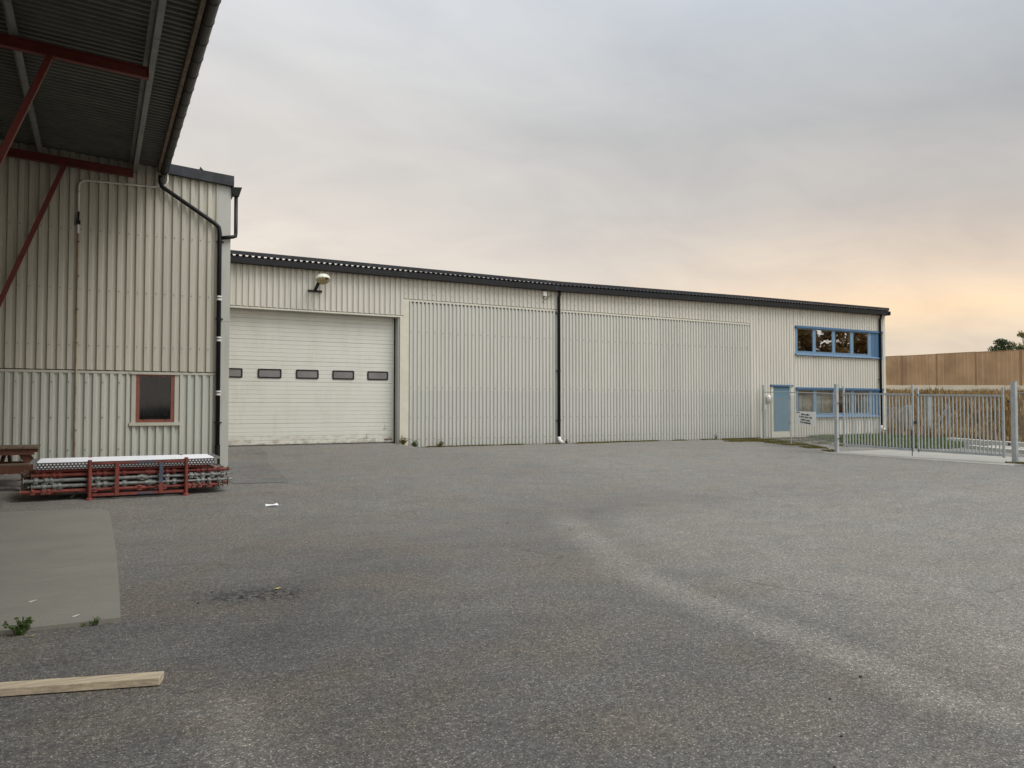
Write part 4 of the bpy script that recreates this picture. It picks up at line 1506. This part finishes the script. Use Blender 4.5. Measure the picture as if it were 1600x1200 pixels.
MB().box(TX - 1.0, TX + 0.62, TY - 0.955, TY - 0.915, tz + 0.27, tz + 0.397).build('seat_rail', M['table_leg'], pt)
mb = MB()
for xx in (TX - 0.9, TX + 0.5):
    mb.box(xx, xx + 0.09, TY - 0.91, TY - 0.72, tz, tz + 0.395)
    mb.box(xx + 0.02, xx + 0.065, TY - 0.72, TY - 0.35, tz + 0.27, tz + 0.36)
mb.build_each('seat_support', M['table_leg'], pt)

# ------------------------------------------------------------------ gate and fence line
GXp = 20.3
PLp, PRp = (20.3, 16.2), (20.3, 10.93)


def post(name, x, y, w, z1, label, cat='post', group=None):
    z0 = gz(x, y)
    t = thing(name, (x, y, z0), label, cat, group)
    MB().box(x - w / 2, x + w / 2, y - w / 2, y + w / 2, z0 - 0.02, z1).build('shaft', M['gate'], t, bevel=0.01)
    MB().box(x - w / 2 - 0.004, x + w / 2 + 0.004, y - w / 2 - 0.004, y + w / 2 + 0.004, z1, z1 + 0.012).build('cap', M['galv_dull'], t)
    return t


p1 = post('gate_post', *PLp, 0.10, 2.30, 'thick grey gate post at the left end of the double gate, nearest the notice', 'gate post', 'square posts of the double gate')
p2 = post('gate_post', *PRp, 0.115, 2.23, 'thick grey gate post at the right end of the double gate, with weeds around it', 'gate post', 'square posts of the double gate')
for t, zs in ((p1, (0.62, 1.72)), (p2, (0.66, 1.74))):
    x, y, _ = t.location
    s_ = -1 if t is p1 else 1
    for z in zs:
        mb = MB()
        mb.box(x - 0.02, x + 0.02, y + 0.058 if s_ > 0 else y - 0.16, y + 0.16 if s_ > 0 else y - 0.052, z - 0.012, z + 0.012)
        mb.tube([(x, y + s_ * 0.145, z - 0.04), (x, y + s_ * 0.145, z + 0.04)], 0.022, 8)
        mb.build('hinge', M['hinge'], t)


def leaf(y0, y1, zt0, zt1, zb0, zb1, label, nb, tall0, tall1):
    """gate leaf between y0 (hinge side) and y1"""
    ym = (y0 + y1) / 2
    t = thing('gate_leaf', (GXp, ym, gz(GXp, ym)), label, 'gate', 'leaves of the double gate')
    mb = MB()
    mb.bar((GXp, y0, (zt0)), (GXp, y1, (zt1)), 0.045, 0.05)
    mb.bar((GXp, y0, (zb0)), (GXp, y1, (zb1)), 0.045, 0.06)
    mb.build_each('rail', M['gate'], t)
    for yv, zt, zb, w in ((y0, tall0, zb0, 0.048), (y1, tall1, zb1, 0.045)):
        MB().box(GXp - w / 2, GXp + w / 2, yv - w / 2, yv + w / 2, zb - 0.06, zt).build('stile', M['gate'], t)
    for i in range(1, nb + 1):
        f = i / (nb + 1)
        yv = y0 + (y1 - y0) * f
        MB().box(GXp - 0.0125, GXp + 0.0125, yv - 0.0125, yv + 0.0125, zb0 + (zb1 - zb0) * f + 0.03, zt0 + (zt1 - zt0) * f - 0.025).build('bar', M['gate'], t)
    return t


g1 = leaf(15.93, 13.66, 2.02, 1.955, 0.44, 0.40, 'left leaf of the grey barred double gate, in front of the office windows', 21, 2.24, 2.24)
g2 = leaf(11.20, 13.50, 1.89, 1.945, 0.37, 0.395, 'right leaf of the grey barred double gate, in front of the dry grass bank', 22, 2.11, 2.13)
mb = MB()
mb.tube([(GXp - 0.05, 13.66, 0.22), (GXp - 0.05, 13.66, 0.95)], 0.012, 8)
mb.build('drop_bolt', M['hinge'], g1)
MB().box(GXp - 0.045, GXp + 0.03, 13.54, 13.60, 1.12, 1.22).build('lock_case', M['hinge'], g2)

FA, FB = Vector((20.3, 16.2, 0)), Vector((24.72, 23.38, 0))


def fp(t, z):
    p = FA + (FB - FA) * t
    return Vector((p.x, p.y, z))


fn = thing('side_fence', (22.5, 19.8, 0.2), 'light grey tube fence with thin wire mesh between the gate and the warehouse wall', 'fence')
z = gz(24.6, 23.2)
a = fp(0.985, 0)
MB().box(a.x - 0.035, a.x + 0.035, a.y - 0.035, a.y + 0.035, z - 0.05, 2.52).build('end_post', M['gate'], fn)
a = fp(0.548, 0)
MB().tube([(a.x, a.y, 0.15), (a.x, a.y, 2.42)], 0.022, 10).build('mid_post', M['gate'], fn)
MB().tube([fp(0.985, 2.23), fp(0.548, 2.15), fp(0.012, 2.02)], 0.018, 8).build('top_rail', M['gate'], fn)
mb = MB()


def mesh_panel(mb, P, Q, zb, zt, step=0.075, r=0.0016):
    """chain link: diagonals both ways between P and Q"""
    P, Q = Vector((P[0], P[1], 0)), Vector((Q[0], Q[1], 0))
    Ld = (Q - P).length
    H = zt - zb
    d = (Q - P).normalized()
    s = -H
    while s < Ld:
        for sg in (0, 1):
            a0, a1 = max(0.0, s), min(Ld, s + H)
            if a1 > a0:
                z0, z1 = (a0 - s), (a1 - s)
                if sg:
                    z0, z1 = H - z0, H - z1
                mb.bar(Vector((P[0], P[1], 0)) + d * a0 + Vector((0, 0, zb + z0)), Vector((P[0], P[1], 0)) + d * a1 + Vector((0, 0, zb + z1)), r * 2, r * 2)
        s += step


mesh_panel(mb, tuple(fp(0.01, 0)), tuple(fp(0.98, 0)), 0.30, 2.02)
mb.build('wire_mesh', M['wire'], fn)

# notice on the fence
sg0, sg1 = fp(0.478, 0), fp(0.212, 0)
dS = (sg1 - sg0).normalized()
nS = Vector((dS.y, -dS.x, 0))
if nS.dot(Vector((0, 0, 0)) - sg0) < 0:
    nS = -nS
sg = thing('notice_sign', tuple(sg0 + nS * 0.03 + Vector((0, 0, 0.93))), 'white tilted notice with four black lines of text wired to the mesh fence', 'sign')
TL = sg0 + nS * 0.045 + Vector((0, 0, 1.455))
TR = sg1 + nS * 0.045 + Vector((0, 0, 1.435))
BL = sg0 + dS * 0.04 + nS * 0.045 + Vector((0, 0, 0.975))
BR = sg1 + dS * 0.06 + nS * 0.045 + Vector((0, 0, 0.955))
th = nS * 0.006
MB().hexa([BL - th, BR - th, BR, BL, TL - th, TR - th, TR, TL]).build('panel', mat('white_sign_plate', (0.83, 0.83, 0.80), 0.5, var=0.03), sg)
wdt = (TR - TL).length
ang = math.atan2(dS.y, dS.x)
LINES = [('Allm\u00e4nt ej', 0.05, 0.19, 0.04), ('Infarten g\u00e4ller', 0.092, 0.50, 0.125), ('vi m\u00f6ter g\u00e4rna er till', 0.092, 0.50, 0.215), ('Kvalitet endast', 0.092, 0.50, 0.315), ('Serviceanl\u00e4ggning', 0.092, 0.50, 0.405)]
for txt, size, fx, dn in LINES:
    cu = bpy.data.curves.new('lettering', 'FONT')
    cu.body = txt
    cu.size = size
    cu.align_x = 'CENTER'
    cu.extrude = 0.001
    cu.offset = 0.004
    tmp = bpy.data.objects.new('lettering_curve', cu)
    COL.objects.link(tmp)
    dg = bpy.context.evaluated_depsgraph_get()
    me_ = bpy.data.meshes.new_from_object(tmp.evaluated_get(dg))
    bpy.data.objects.remove(tmp)
    o = bpy.data.objects.new('lettering', me_)
    me_.materials.clear()
    me_.materials.append(M['ink'])
    COL.objects.link(o)
    o.parent = sg
    wp = TL + dS * (wdt * (fx if fx != 0.5 else 0.53)) + nS * 0.003 + Vector((0, 0, -dn - 0.02))
    o.scale = (1.75, 1.0, 1.0)
    o.location = wp - Vector(sg['_w'])
    mrot = Matrix((( dS.x, 0, nS.x), (dS.y, 0, nS.y), (0, 1, 0))).to_4x4()
    o.rotation_euler = (mrot @ Matrix.Rotation(R(-2.0), 4, 'Z')).to_euler()

# mesh fence running on to the right of the gate
f2 = thing('mesh_fence', (20.3, 8, 0.18), 'chain link fence starting at the right gate post at the frame edge', 'fence')
mb = MB()
mesh_panel(mb, (20.3, 10.85), (20.3, -6.0), 0.22, 1.93, 0.08, 0.0018)
mb.build('wire_mesh', M['wire'], f2)
mb = MB()
mb.tube([(20.3, 10.8, 1.95), (20.3, -6, 1.93)], 0.016, 8)
mb.build('top_wire', M['wire'], f2)
for yv in (7.4, 4.4, 1.4, -1.6, -4.6):
    MB().tube([(20.3, yv, 0.1), (20.3, yv, 2.1)], 0.03, 10).build('fence_post', M['gate'], f2)


# ------------------------------------------------------------------ far side: verge, kerbs, bank, barrier
def bz(x, y):
    """bank of dry grass rising to the barrier"""
    top = 2.95 + (y - 44) * 0.028
    top = max(2.3, min(5.0, top))
    t = (x - 31.0) / 26.0
    return 0.16 + (top - 0.16) * (0.55 * sm(t * 1.5) + 0.45 * max(0.0, min(1.0, t))) if t > 0 else 0.16


bx = lines([(30.6, 60, 1.2), (60, 90, 5), (90, 600, 100)])
by_ = lines([(-120, -20, 10), (-20, 70, 2), (70, 200, 10), (200, 900, 100)])
mb = MB()
nx = len(bx)
for y in by_:
    for x in bx:
        mb.v.append((x, y, bz(x, y) if x > 31 else 0.1))
for j in range(len(by_) - 1):
    for i in range(nx - 1):
        a = j * nx + i
        mb.f.append((a, a + 1, a + nx + 1, a + nx))
M['soil'] = mat('dry_grass_soil', (0.17, 0.12, 0.06), 0.9, var=0.35, vscale=0.5, dirt=(0.10, 0.085, 0.03), dirt_amt=0.7)
struct(mb.build('grass_bank', M['soil'], smooth=True))


def blades(name, n, fn, mat_, seed=1):
    rnd = random.Random(seed)
    mb = MB()
    k = 0
    while k < n:
        r = fn(rnd)
        if r is None:
            continue
        x, y, z, h, w = r
        a = rnd.uniform(0, math.pi)
        lx, ly = rnd.uniform(-0.35, 0.35) * h, rnd.uniform(-0.35, 0.35) * h
        dxx, dyy = math.cos(a) * w, math.sin(a) * w
        mb.add([(x - dxx, y - dyy, z), (x + dxx, y + dyy, z), (x + dxx * 0.5 + lx * 0.6, y + dyy * 0.5 + ly * 0.6, z + h * 0.6), (x + lx, y + ly, z + h)], [(0, 1, 2, 3)])
        k += 1
    return struct(mb.build(name, mat_), 'stuff')


def f_dry(r):
    x = 31.3 + 27 * r.random() ** 1.4
    y = r.uniform(-6, 55)
    if y > 0.95 * x + 6 or y < 0.42 * x - 6:
        return None
    cl_ = math.sin(x * 1.7 + 2 * math.sin(y * 0.9)) + math.sin(y * 1.3 + x * 0.6)
    if cl_ < -0.9 and r.random() < 0.6:
        return None
    h = r.uniform(0.2, 0.6) * (1.0 + 0.25 * cl_) * (0.55 if x > 50 else 1.0)
    return x, y, bz(x, y) - 0.03, h, 0.018 + 0.0006 * x


blades('dry_grass', 42000, f_dry, M['dry'], 3)

VG = [(27.5, 23.45), (26.2, 21.8), (24.9, 19.9), (24.3, 17.6), (24.5, 16.4), (25.4, 15.75), (27.0, 16.2), (29.3, 17.6), (31.2, 19.5), (33.5, 23.0), (36, 32), (32.95, 32), (32.95, 23.45)]


def inside(poly, x, y):
    c_ = False
    j = len(poly) - 1
    for i in range(len(poly)):
        if (poly[i][1] > y) != (poly[j][1] > y) and x < (poly[j][0] - poly[i][0]) * (y - poly[i][1]) / (poly[j][1] - poly[i][1]) + poly[i][0]:
            c_ = not c_
        j = i
    return c_


M['turf'] = mat('turf_soil', (0.07, 0.085, 0.03), 0.9, var=0.4, vscale=2, dirt=(0.12, 0.09, 0.05), dirt_amt=0.6)
struct(sheet('verge', VG, M['turf'], 0.03, 0, 20))


def f_lawn(r):
    x, y = r.uniform(22, 36), r.uniform(15, 32)
    if not inside(VG, x, y) or (y > D - 0.05 and x < 32.9):
        return None
    e = math.sin(x * 3.1) * math.sin(y * 2.7)
    return x, y, gz(x, y) + 0.02, r.uniform(0.03, 0.11) * (1 + 0.5 * e), 0.012


blades('verge_grass', 26000, f_lawn, M['lawn'], 5)
MOSS = [[(22.2, 23.2), (23.4, 23.0), (24.5, 22.4), (23.9, 21.0), (22.9, 19.5), (22.0, 18.3), (21.0, 16.9), (20.6, 16.4), (20.35, 16.5), (20.9, 17.9), (21.6, 19.2), (22.1, 20.8), (21.2, 22.0)],
        [(14.9, 23.4), (17.6, 23.4), (16.6, 23.1), (15.2, 23.1)], [(20.0, 10.2), (20.6, 10.2), (20.6, 11.2), (20.1, 11.1)],
        [(17.5, 23.42), (21.5, 23.42), (21.5, 23.3), (17.5, 23.3)], [(24.7, 23.35), (27.4, 23.4), (26.0, 21.7), (24.6, 19.8), (24.0, 17.8), (22.6, 17.6), (23.2, 19.4), (24.2, 21.3)], [(24.7, 23.35), (27.4, 23.4), (26.0, 21.7), (24.6, 19.8), (24.0, 17.8), (22.6, 17.6), (23.2, 19.4), (24.2, 21.3)], [(8.9, 23.46), (24.6, 23.46), (24.6, 23.36), (8.9, 23.38)], [(8.9, 23.46), (24.6, 23.46), (24.6, 23.36), (8.9, 23.38)]]


def f_moss(r):
    p = MOSS[0] if r.random() < 0.66 else r.choice(MOSS[1:])
    x, y = r.uniform(min(q[0] for q in p), max(q[0] for q in p)), r.uniform(min(q[1] for q in p), max(q[1] for q in p))
    if not inside(p, x, y):
        return None
    if math.sin(x * 4.3 + y * 2) + math.sin(y * 5.1 - x) + r.uniform(-0.6, 0.6) < -0.1:
        return None
    return x, y, gz(x, y), r.uniform(0.012, 0.05), 0.022


blades('moss', 22000, f_moss, M['moss'], 8)


def kerb(name, pts, w, h, mat_=None):
    mb = MB()
    for a, b in zip(pts, pts[1:]):
        za, zb = gz(*a), gz(*b)
        mb.bar((a[0], a[1], za + h / 2 - 0.02), (b[0], b[1], zb + h / 2 - 0.02), w, h + 0.04)
    return struct(mb.build(name, mat_ or M['concrete']))


kerb('kerb', [(29.55, 18.35), (29.2, 16.5), (28.8, 15.1), (27.6, 10.5), (26.9, 6.0), (26.5, 0)], 0.35, 0.16)
kerb('kerb', [(26.55, 15.75), (25.9, 14.9), (25.35, 14.1), (24.6, 12.4), (24.1, 9), (24.0, 4)], 0.22, 0.10)
M['pale_paving'] = mat('pale_paving', (0.33, 0.31, 0.27), 0.85, var=0.15, vscale=2.5, bump=0.2, fine=0.15)
struct(sheet('pavement', [(24.15, 4), (24.7, 12.4), (25.45, 14.1), (26.0, 14.9), (26.65, 15.75), (28.9, 16.3), (28.55, 15.0), (27.4, 10.5), (26.7, 6.0), (26.3, 4)], M['pale_paving'], 0.02, 0, 14))
M['threshold'] = mat('threshold_concrete', (0.30, 0.29, 0.26), 0.85, var=0.12, vscale=3, fine=0.15)
struct(sheet('gate_threshold', [(19.95, 16.25), (19.55, 10.6), (22.6, 9.8), (22.9, 16.3), (20.3, 16.4)], M['threshold'], 0.006, 0, 14))
kerb('drain_channel', [(19.90, 16.3), (19.52, 10.5)], 0.05, 0.002, M['hinge'])
kerb('kerb_strip', [(19.80, 16.3), (19.42, 10.5)], 0.11, 0.010, M['concrete'])

# noise barrier
A = Vector((73.7, 52.8, 3.92))
B = Vector((68.8, 36.3, 3.42))
dB = (B - A)
Lb = Vector((dB.x, dB.y)).length
u = dB / Lb                                             # per metre of plan length
nrm = Vector((-u.y, u.x, 0))
if nrm.dot(-A) < 0:
    nrm = -nrm
nb_ = thing('noise_barrier', tuple(A), 'tall brown timber noise barrier on a pale concrete base along the top of the bank', 'barrier')
SP = 4.75
rb = random.Random(4)
for i in range(-8, 12):
    s0, s1 = 2.8 + SP * i, 2.8 + SP * (i + 1)
    zoff = 0.0
    mb = MB()
    s = s0 + 0.10
    ztop = 3.0 + (0.02 if i % 2 else 0)
    while s < s1 - 0.11:
        w = rb.choice((0.10, 0.125, 0.16))
        e = min(s + w, s1 - 0.10)
        p, q = A + u * s, A + u * (e - 0.012)
        th_ = rb.choice((0.02, 0.035, 0.05))
        mb.hexa([p, q, q + nrm * th_, p + nrm * th_, p + Vector((0, 0, ztop)), q + Vector((0, 0, ztop)), q + nrm * th_ + Vector((0, 0, ztop)), p + nrm * th_ + Vector((0, 0, ztop))])
        s = e
    mb.build('board_panel', M['board'], nb_)
    p = A + u * s0
    MB().box(p.x - 0.09, p.x + 0.09, p.y - 0.09, p.y + 0.09, p.z - 0.25, p.z + ztop + 0.03).build('barrier_post', M['board_post'], nb_)
    p, q = A + u * (s0 + 0.0), A + u * s1
    MB().bar(p + Vector((0, 0, ztop + 0.03)), q + Vector((0, 0, ztop + 0.03)), 0.14, 0.04).build('cap_rail', M['board_post'], nb_)
p, q = A + u * (2.8 - SP * 8), A + u * (2.8 + SP * 12)
MB().bar(p - Vector((0, 0, 0.45)), q - Vector((0, 0, 0.45)), 0.3, 0.88).build('concrete_base', M['barrier_base'], nb_)

# mesh enclosure behind the corner
e1 = thing('mesh_gate', (34.2, 24.5, 0.2), 'low grey wire mesh gate just behind the right end of the warehouse', 'gate')
mb = MB()
mesh_panel(mb, (33.9, 24.6), (33.9, 23.1), 0.35, 1.55, 0.11, 0.004)
mb.build('wire_mesh', M['gate'], e1)
mb = MB()
mb.bar((33.9, 24.9, 1.55), (33.9, 23.0, 1.58), 0.04, 0.04)
mb.build('top_rail', M['gate'], e1)
for xx, yy2, w in ((33.9, 23.16, 0.10), (33.9, 22.93, 0.08)):
    MB().box(xx - w / 2, xx + w / 2, yy2 - w / 2, yy2 + w / 2, 0.1, 1.70).build('gate_stile', M['galv_dull'], e1)
e2 = thing('corner_post', (33.6, 21.4, 0.2), 'grey steel fence post with a slanting stay seen through the right gate leaf', 'post')
MB().box(33.33, 33.47, 21.62, 21.76, 0.1, 2.07).build('shaft', M['galv_dull'], e2)
MB().bar((33.4, 21.58, 0.36), (33.4, 20.74, 1.71), 0.06, 0.07).build('stay', M['gate'], e2)
MB().box(33.5, 33.58, 20.8, 20.88, 0.1, 1.66).build('second_shaft', M['gate'], e2)


# ------------------------------------------------------------------ plants
def leaf_cloud(mb, rnd, c_, r, n, size, flat=0.8):
    for _ in range(n):
        while True:
            p = Vector((rnd.uniform(-1, 1), rnd.uniform(-1, 1), rnd.uniform(-1, 1)))
            if p.length < 1:
                break
        p = Vector((p.x * r[0], p.y * r[1], p.z * r[2])) + c_
        a = Vector((rnd.gauss(0, 1), rnd.gauss(0, 1), rnd.gauss(0, 1) * flat)).normalized()
        b = a.cross(Vector((rnd.gauss(0, 1), rnd.gauss(0, 1), rnd.gauss(0, 1)))).normalized()
        s = size * rnd.uniform(0.6, 1.4)
        mb.add([p - a * s, p + b * s * 0.5, p + a * s, p - b * s * 0.5], [(0, 1, 2, 3)])


def tree(name, x, y, z, h, rad, mat_, label, seed, clumps=40, per=110, size=0.16, crown_from=0.3, conic=False, group=None):
    rnd = random.Random(seed)
    t = thing(name, (x, y, z), label, 'tree', group)
    mb = MB()
    mb.tube([(x, y, z - 0.1), (x + 0.1, y, z + h * 0.3), (x - 0.05, y + 0.1, z + h * 0.65), (x, y, z + h * 0.93)], [h * 0.03, h * 0.023, h * 0.014, 0.02], 8)
    cr = MB()
    for i in range(clumps):
        f = rnd.random()
        zz = z + h * (crown_from + (1 - crown_from) * f)
        rr_ = rad * ((1 - f) ** 0.75 + 0.08 if conic else math.sqrt(max(0.05, 1 - (2 * f - 0.85) ** 2 * 0.8)))
        a = rnd.uniform(0, 2 * math.pi)
        q = rnd.uniform(0.35, 1.0) * rr_
        p = Vector((x + q * math.cos(a), y + q * math.sin(a), zz))
        if i % 2 == 0:
            mb.tube([(x, y, z + h * (crown_from * 0.8 + 0.75 * f * (1 - crown_from))), tuple(p)], [h * 0.009, 0.015], 5)
        s = rad * rnd.uniform(0.12, 0.32)
        leaf_cloud(cr, rnd, p, (s * 1.3, s * 1.3, s * 0.75), per, size)
    mb.build('trunk', M['bark'], t)
    cr.build('crown', mat_, t)
    return t


def behind(px, dist_z):
    f = 1197.0
    du = (px - 800) / f
    X = dist_z * (math.sin(YAW) + du * math.cos(YAW))
    Y = dist_z * (math.cos(YAW) - du * math.sin(YAW))
    return X, Y


x, y = behind(1571, 100)
tree('pine_tree', x, y, 3.6, 6.6, 2.5, M['pine'], 'dark green spreading pine showing above the noise barrier', 17, 46, 120, 0.13, 0.3)
x, y = behind(1604, 108)
tree('birch_tree', x, y, 3.6, 8.6, 2.2, M['birch'], 'pale yellowing birch above the barrier at the right edge of the photo', 12, 46, 70, 0.15, 0.3)
x, y = behind(1640, 112)
tree('birch_tree', x, y, 3.6, 8.2, 2.4, M['birch'], 'second yellowing birch, outside the right edge of the photo', 13, 40, 60, 0.15, 0.3)
# trees across the yard, mirrored in the upper office windows
for i, (x, y, h, rd, mt, lbl) in enumerate([(57, -7, 11.5, 4.6, 'autumn', 'rusty autumn tree across the yard with the widest crown'),
                                           (62.5, -6, 12.5, 4.2, 'autumn', 'rusty autumn tree across the yard standing in the middle of its row'),
                                           (67.5, -5, 9.5, 3.6, 'autumn', 'smaller rusty autumn tree across the yard'),
                                           (72.5, -4, 10.5, 3.0, 'pine', 'dark pine across the yard beyond the rusty trees')]):
    tree('broadleaf_tree' if mt == 'autumn' else 'pine_tree', x, y, bz(x, y) - 1.5, h, rd, M[mt], lbl, 30 + i, 60, 80, 0.28, 0.12, mt == 'pine')


def weed(x, y, h, n, label, seed, group='weeds along the edges', mt='leaf_green'):
    rnd = random.Random(seed)
    z = gz(x, y)
    mb = MB()
    for _ in range(n):
        a = rnd.uniform(0, 2 * math.pi)
        L = h * rnd.uniform(0.5, 1.1)
        lean = rnd.uniform(0.15, 0.9)
        tip = Vector((x + math.cos(a) * L * lean, y + math.sin(a) * L * lean * 0.8, z + L * (1.15 - lean * 0.7)))
        b0 = Vector((x + rnd.uniform(-1, 1) * h * 0.15, y + rnd.uniform(-1, 1) * h * 0.1, z))
        mb.tube([b0, (b0 + tip) / 2 + Vector((0, 0, h * 0.08)), tip], [0.004, 0.003, 0.002], 4, False)
        for k in range(6):
            f = rnd.uniform(0.25, 1)
            p = b0.lerp(tip, f) + Vector((0, 0, h * 0.06))
            leaf_cloud(mb, rnd, p, (0.012, 0.012, 0.012), 2, min(0.022, h * 0.11))
    o = mb.build('weed', M[mt], base=(x, y, z))
    return tag(o, label, 'weed', group)


weed(-0.44, 6.42, 0.13, 26, 'largest green weed at the near edge of the concrete slab', 1)
weed(0.02, 6.44, 0.06, 12, 'small green weed near the right corner of the concrete slab', 2)
weed(-0.06, 6.44, 0.035, 6, 'tiny weed sprig in the slab edge beside the small weed', 3)
weed(8.66, 23.32, 0.26, 30, 'pale weed at the right foot of the cream door jamb', 4, mt='moss')
weed(9.06, 23.30, 0.20, 34, 'dark leafy weed at the wall just right of the door jamb', 5)
weed(9.95, 23.30, 0.24, 22, 'wispy weed at the wall foot, farthest right of the three by the door', 6, mt='moss')
weed(14.85, 23.28, 0.16, 14, 'weed at the foot of the middle downpipe', 7)
weed(21.9, 23.25, 0.2, 8, 'thin upright weed at the wall foot left of the blue door', 8)
weed(20.45, 10.45, 0.45, 50, 'tall bushy weed at the foot of the right gate post', 9)
weed(20.6, 10.1, 0.32, 36, 'lower weed right of the bushy one by the right gate post', 10)


# ------------------------------------------------------------------ litter
def scrap(name, x, y, pts, mat_, label, cat, h=0.01, group=None):
    z = gz(x, y) + 0.004
    n_ = len(pts)
    vs = [(x + a, y + b, z + c_ + 0.002) for a, b, c_ in pts] + [(x + a, y + b, z + c_) for a, b, c_ in pts]
    fs = [tuple(range(n_)), tuple(range(2 * n_ - 1, n_ - 1, -1))] + [(i, (i + 1) % n_, (i + 1) % n_ + n_, i + n_) for i in range(n_)]
    o = MB().add(vs, fs).build(name, mat_, base=(x, y, z))
    return tag(o, label, cat, group)


scrap('paper_scrap', 2.47, 12.55, [(-0.11, -0.05, 0.0), (0.02, -0.09, 0.012), (0.10, -0.03, 0.0), (0.10, 0.10, 0.02), (0.02, 0.07, 0.006), (-0.08, 0.11, 0.015)], M['paper'], 'crumpled white paper scrap lying on the asphalt to the right of the rack', 'paper')
scrap('fallen_leaf', 1.42, 6.95, [(-0.03, 0, 0), (0, -0.03, 0.004), (0.035, 0, 0.01), (0.01, 0.035, 0.0)], M['leaf_y'], 'yellow fallen leaf beside the dark oil stain', 'leaf', group='fallen leaves on the asphalt')
scrap('fallen_leaf', 5.0, 9.35, [(-0.03, 0, 0), (0, -0.03, 0.02), (0.035, 0, 0.02), (0.01, 0.035, 0.0)], M['leaf_o'], 'orange brown fallen leaf on the open asphalt near the dusty wheel track', 'leaf', group='fallen leaves on the asphalt')
for (x, y, s, l) in ((-0.44, 7.35, 0.9, 'white litter scrap on the concrete slab, the farther of the two'), (0.0 - 0.12, 6.68, 0.8, 'white litter scrap on the concrete slab near its front right corner'), (-0.37, 6.33, 0.5, 'small pale scrap on the asphalt in front of the slab weed')):
    o = scrap('litter_scrap', x, y, [(-0.035 * s, 0, 0), (0, -0.025 * s, 0.004), (0.04 * s, 0.0, 0.012), (0.0, 0.03 * s, 0.0)], M['leaf_y'] if s < 0.6 else M['white_clean'], l, 'litter', group='scraps around the slab')
    o.location.z += 0.02 if y > 6.5 else 0
rs = random.Random(9)
for k, (px, py, lbl) in enumerate([(3.55, 2.9, 'dark pebble at the near edge of the dusty wheel track'), (3.2, 2.55, 'dark pebble in the near right foreground, left of the wheel track'),
                                 (2.9, 2.35, 'dark pebble at the very bottom of the yard, right of centre'), (4.0, 3.05, 'dark pebble on the far side of the wheel track, near foreground'),
                                 (4.6, 4.9, 'dark pebble on the dusty wheel track in the middle of the yard'), (0.9, 7.1, 'dark pebble just left of the oil stain, farther from the slab weed'),
                                 (0.75, 6.75, 'dark pebble left of the oil stain, nearest the concrete slab')]):
    z = gz(px, py)
    r_ = rs.uniform(0.005, 0.009)
    mb = MB()
    mb.tube([(px, py, z - 0.002), (px + 0.004, py, z + r_ * 0.7), (px, py + 0.003, z + r_ * 1.3)], [r_ * 1.3, r_ * 1.2, r_ * 0.4], 6)
    tag(mb.build('pebble', M['stone'], base=(px, py, z)), lbl, 'pebble', 'dark pebbles on the asphalt')

for o in bpy.data.objects:
    if '_w' in o:
        del o['_w']
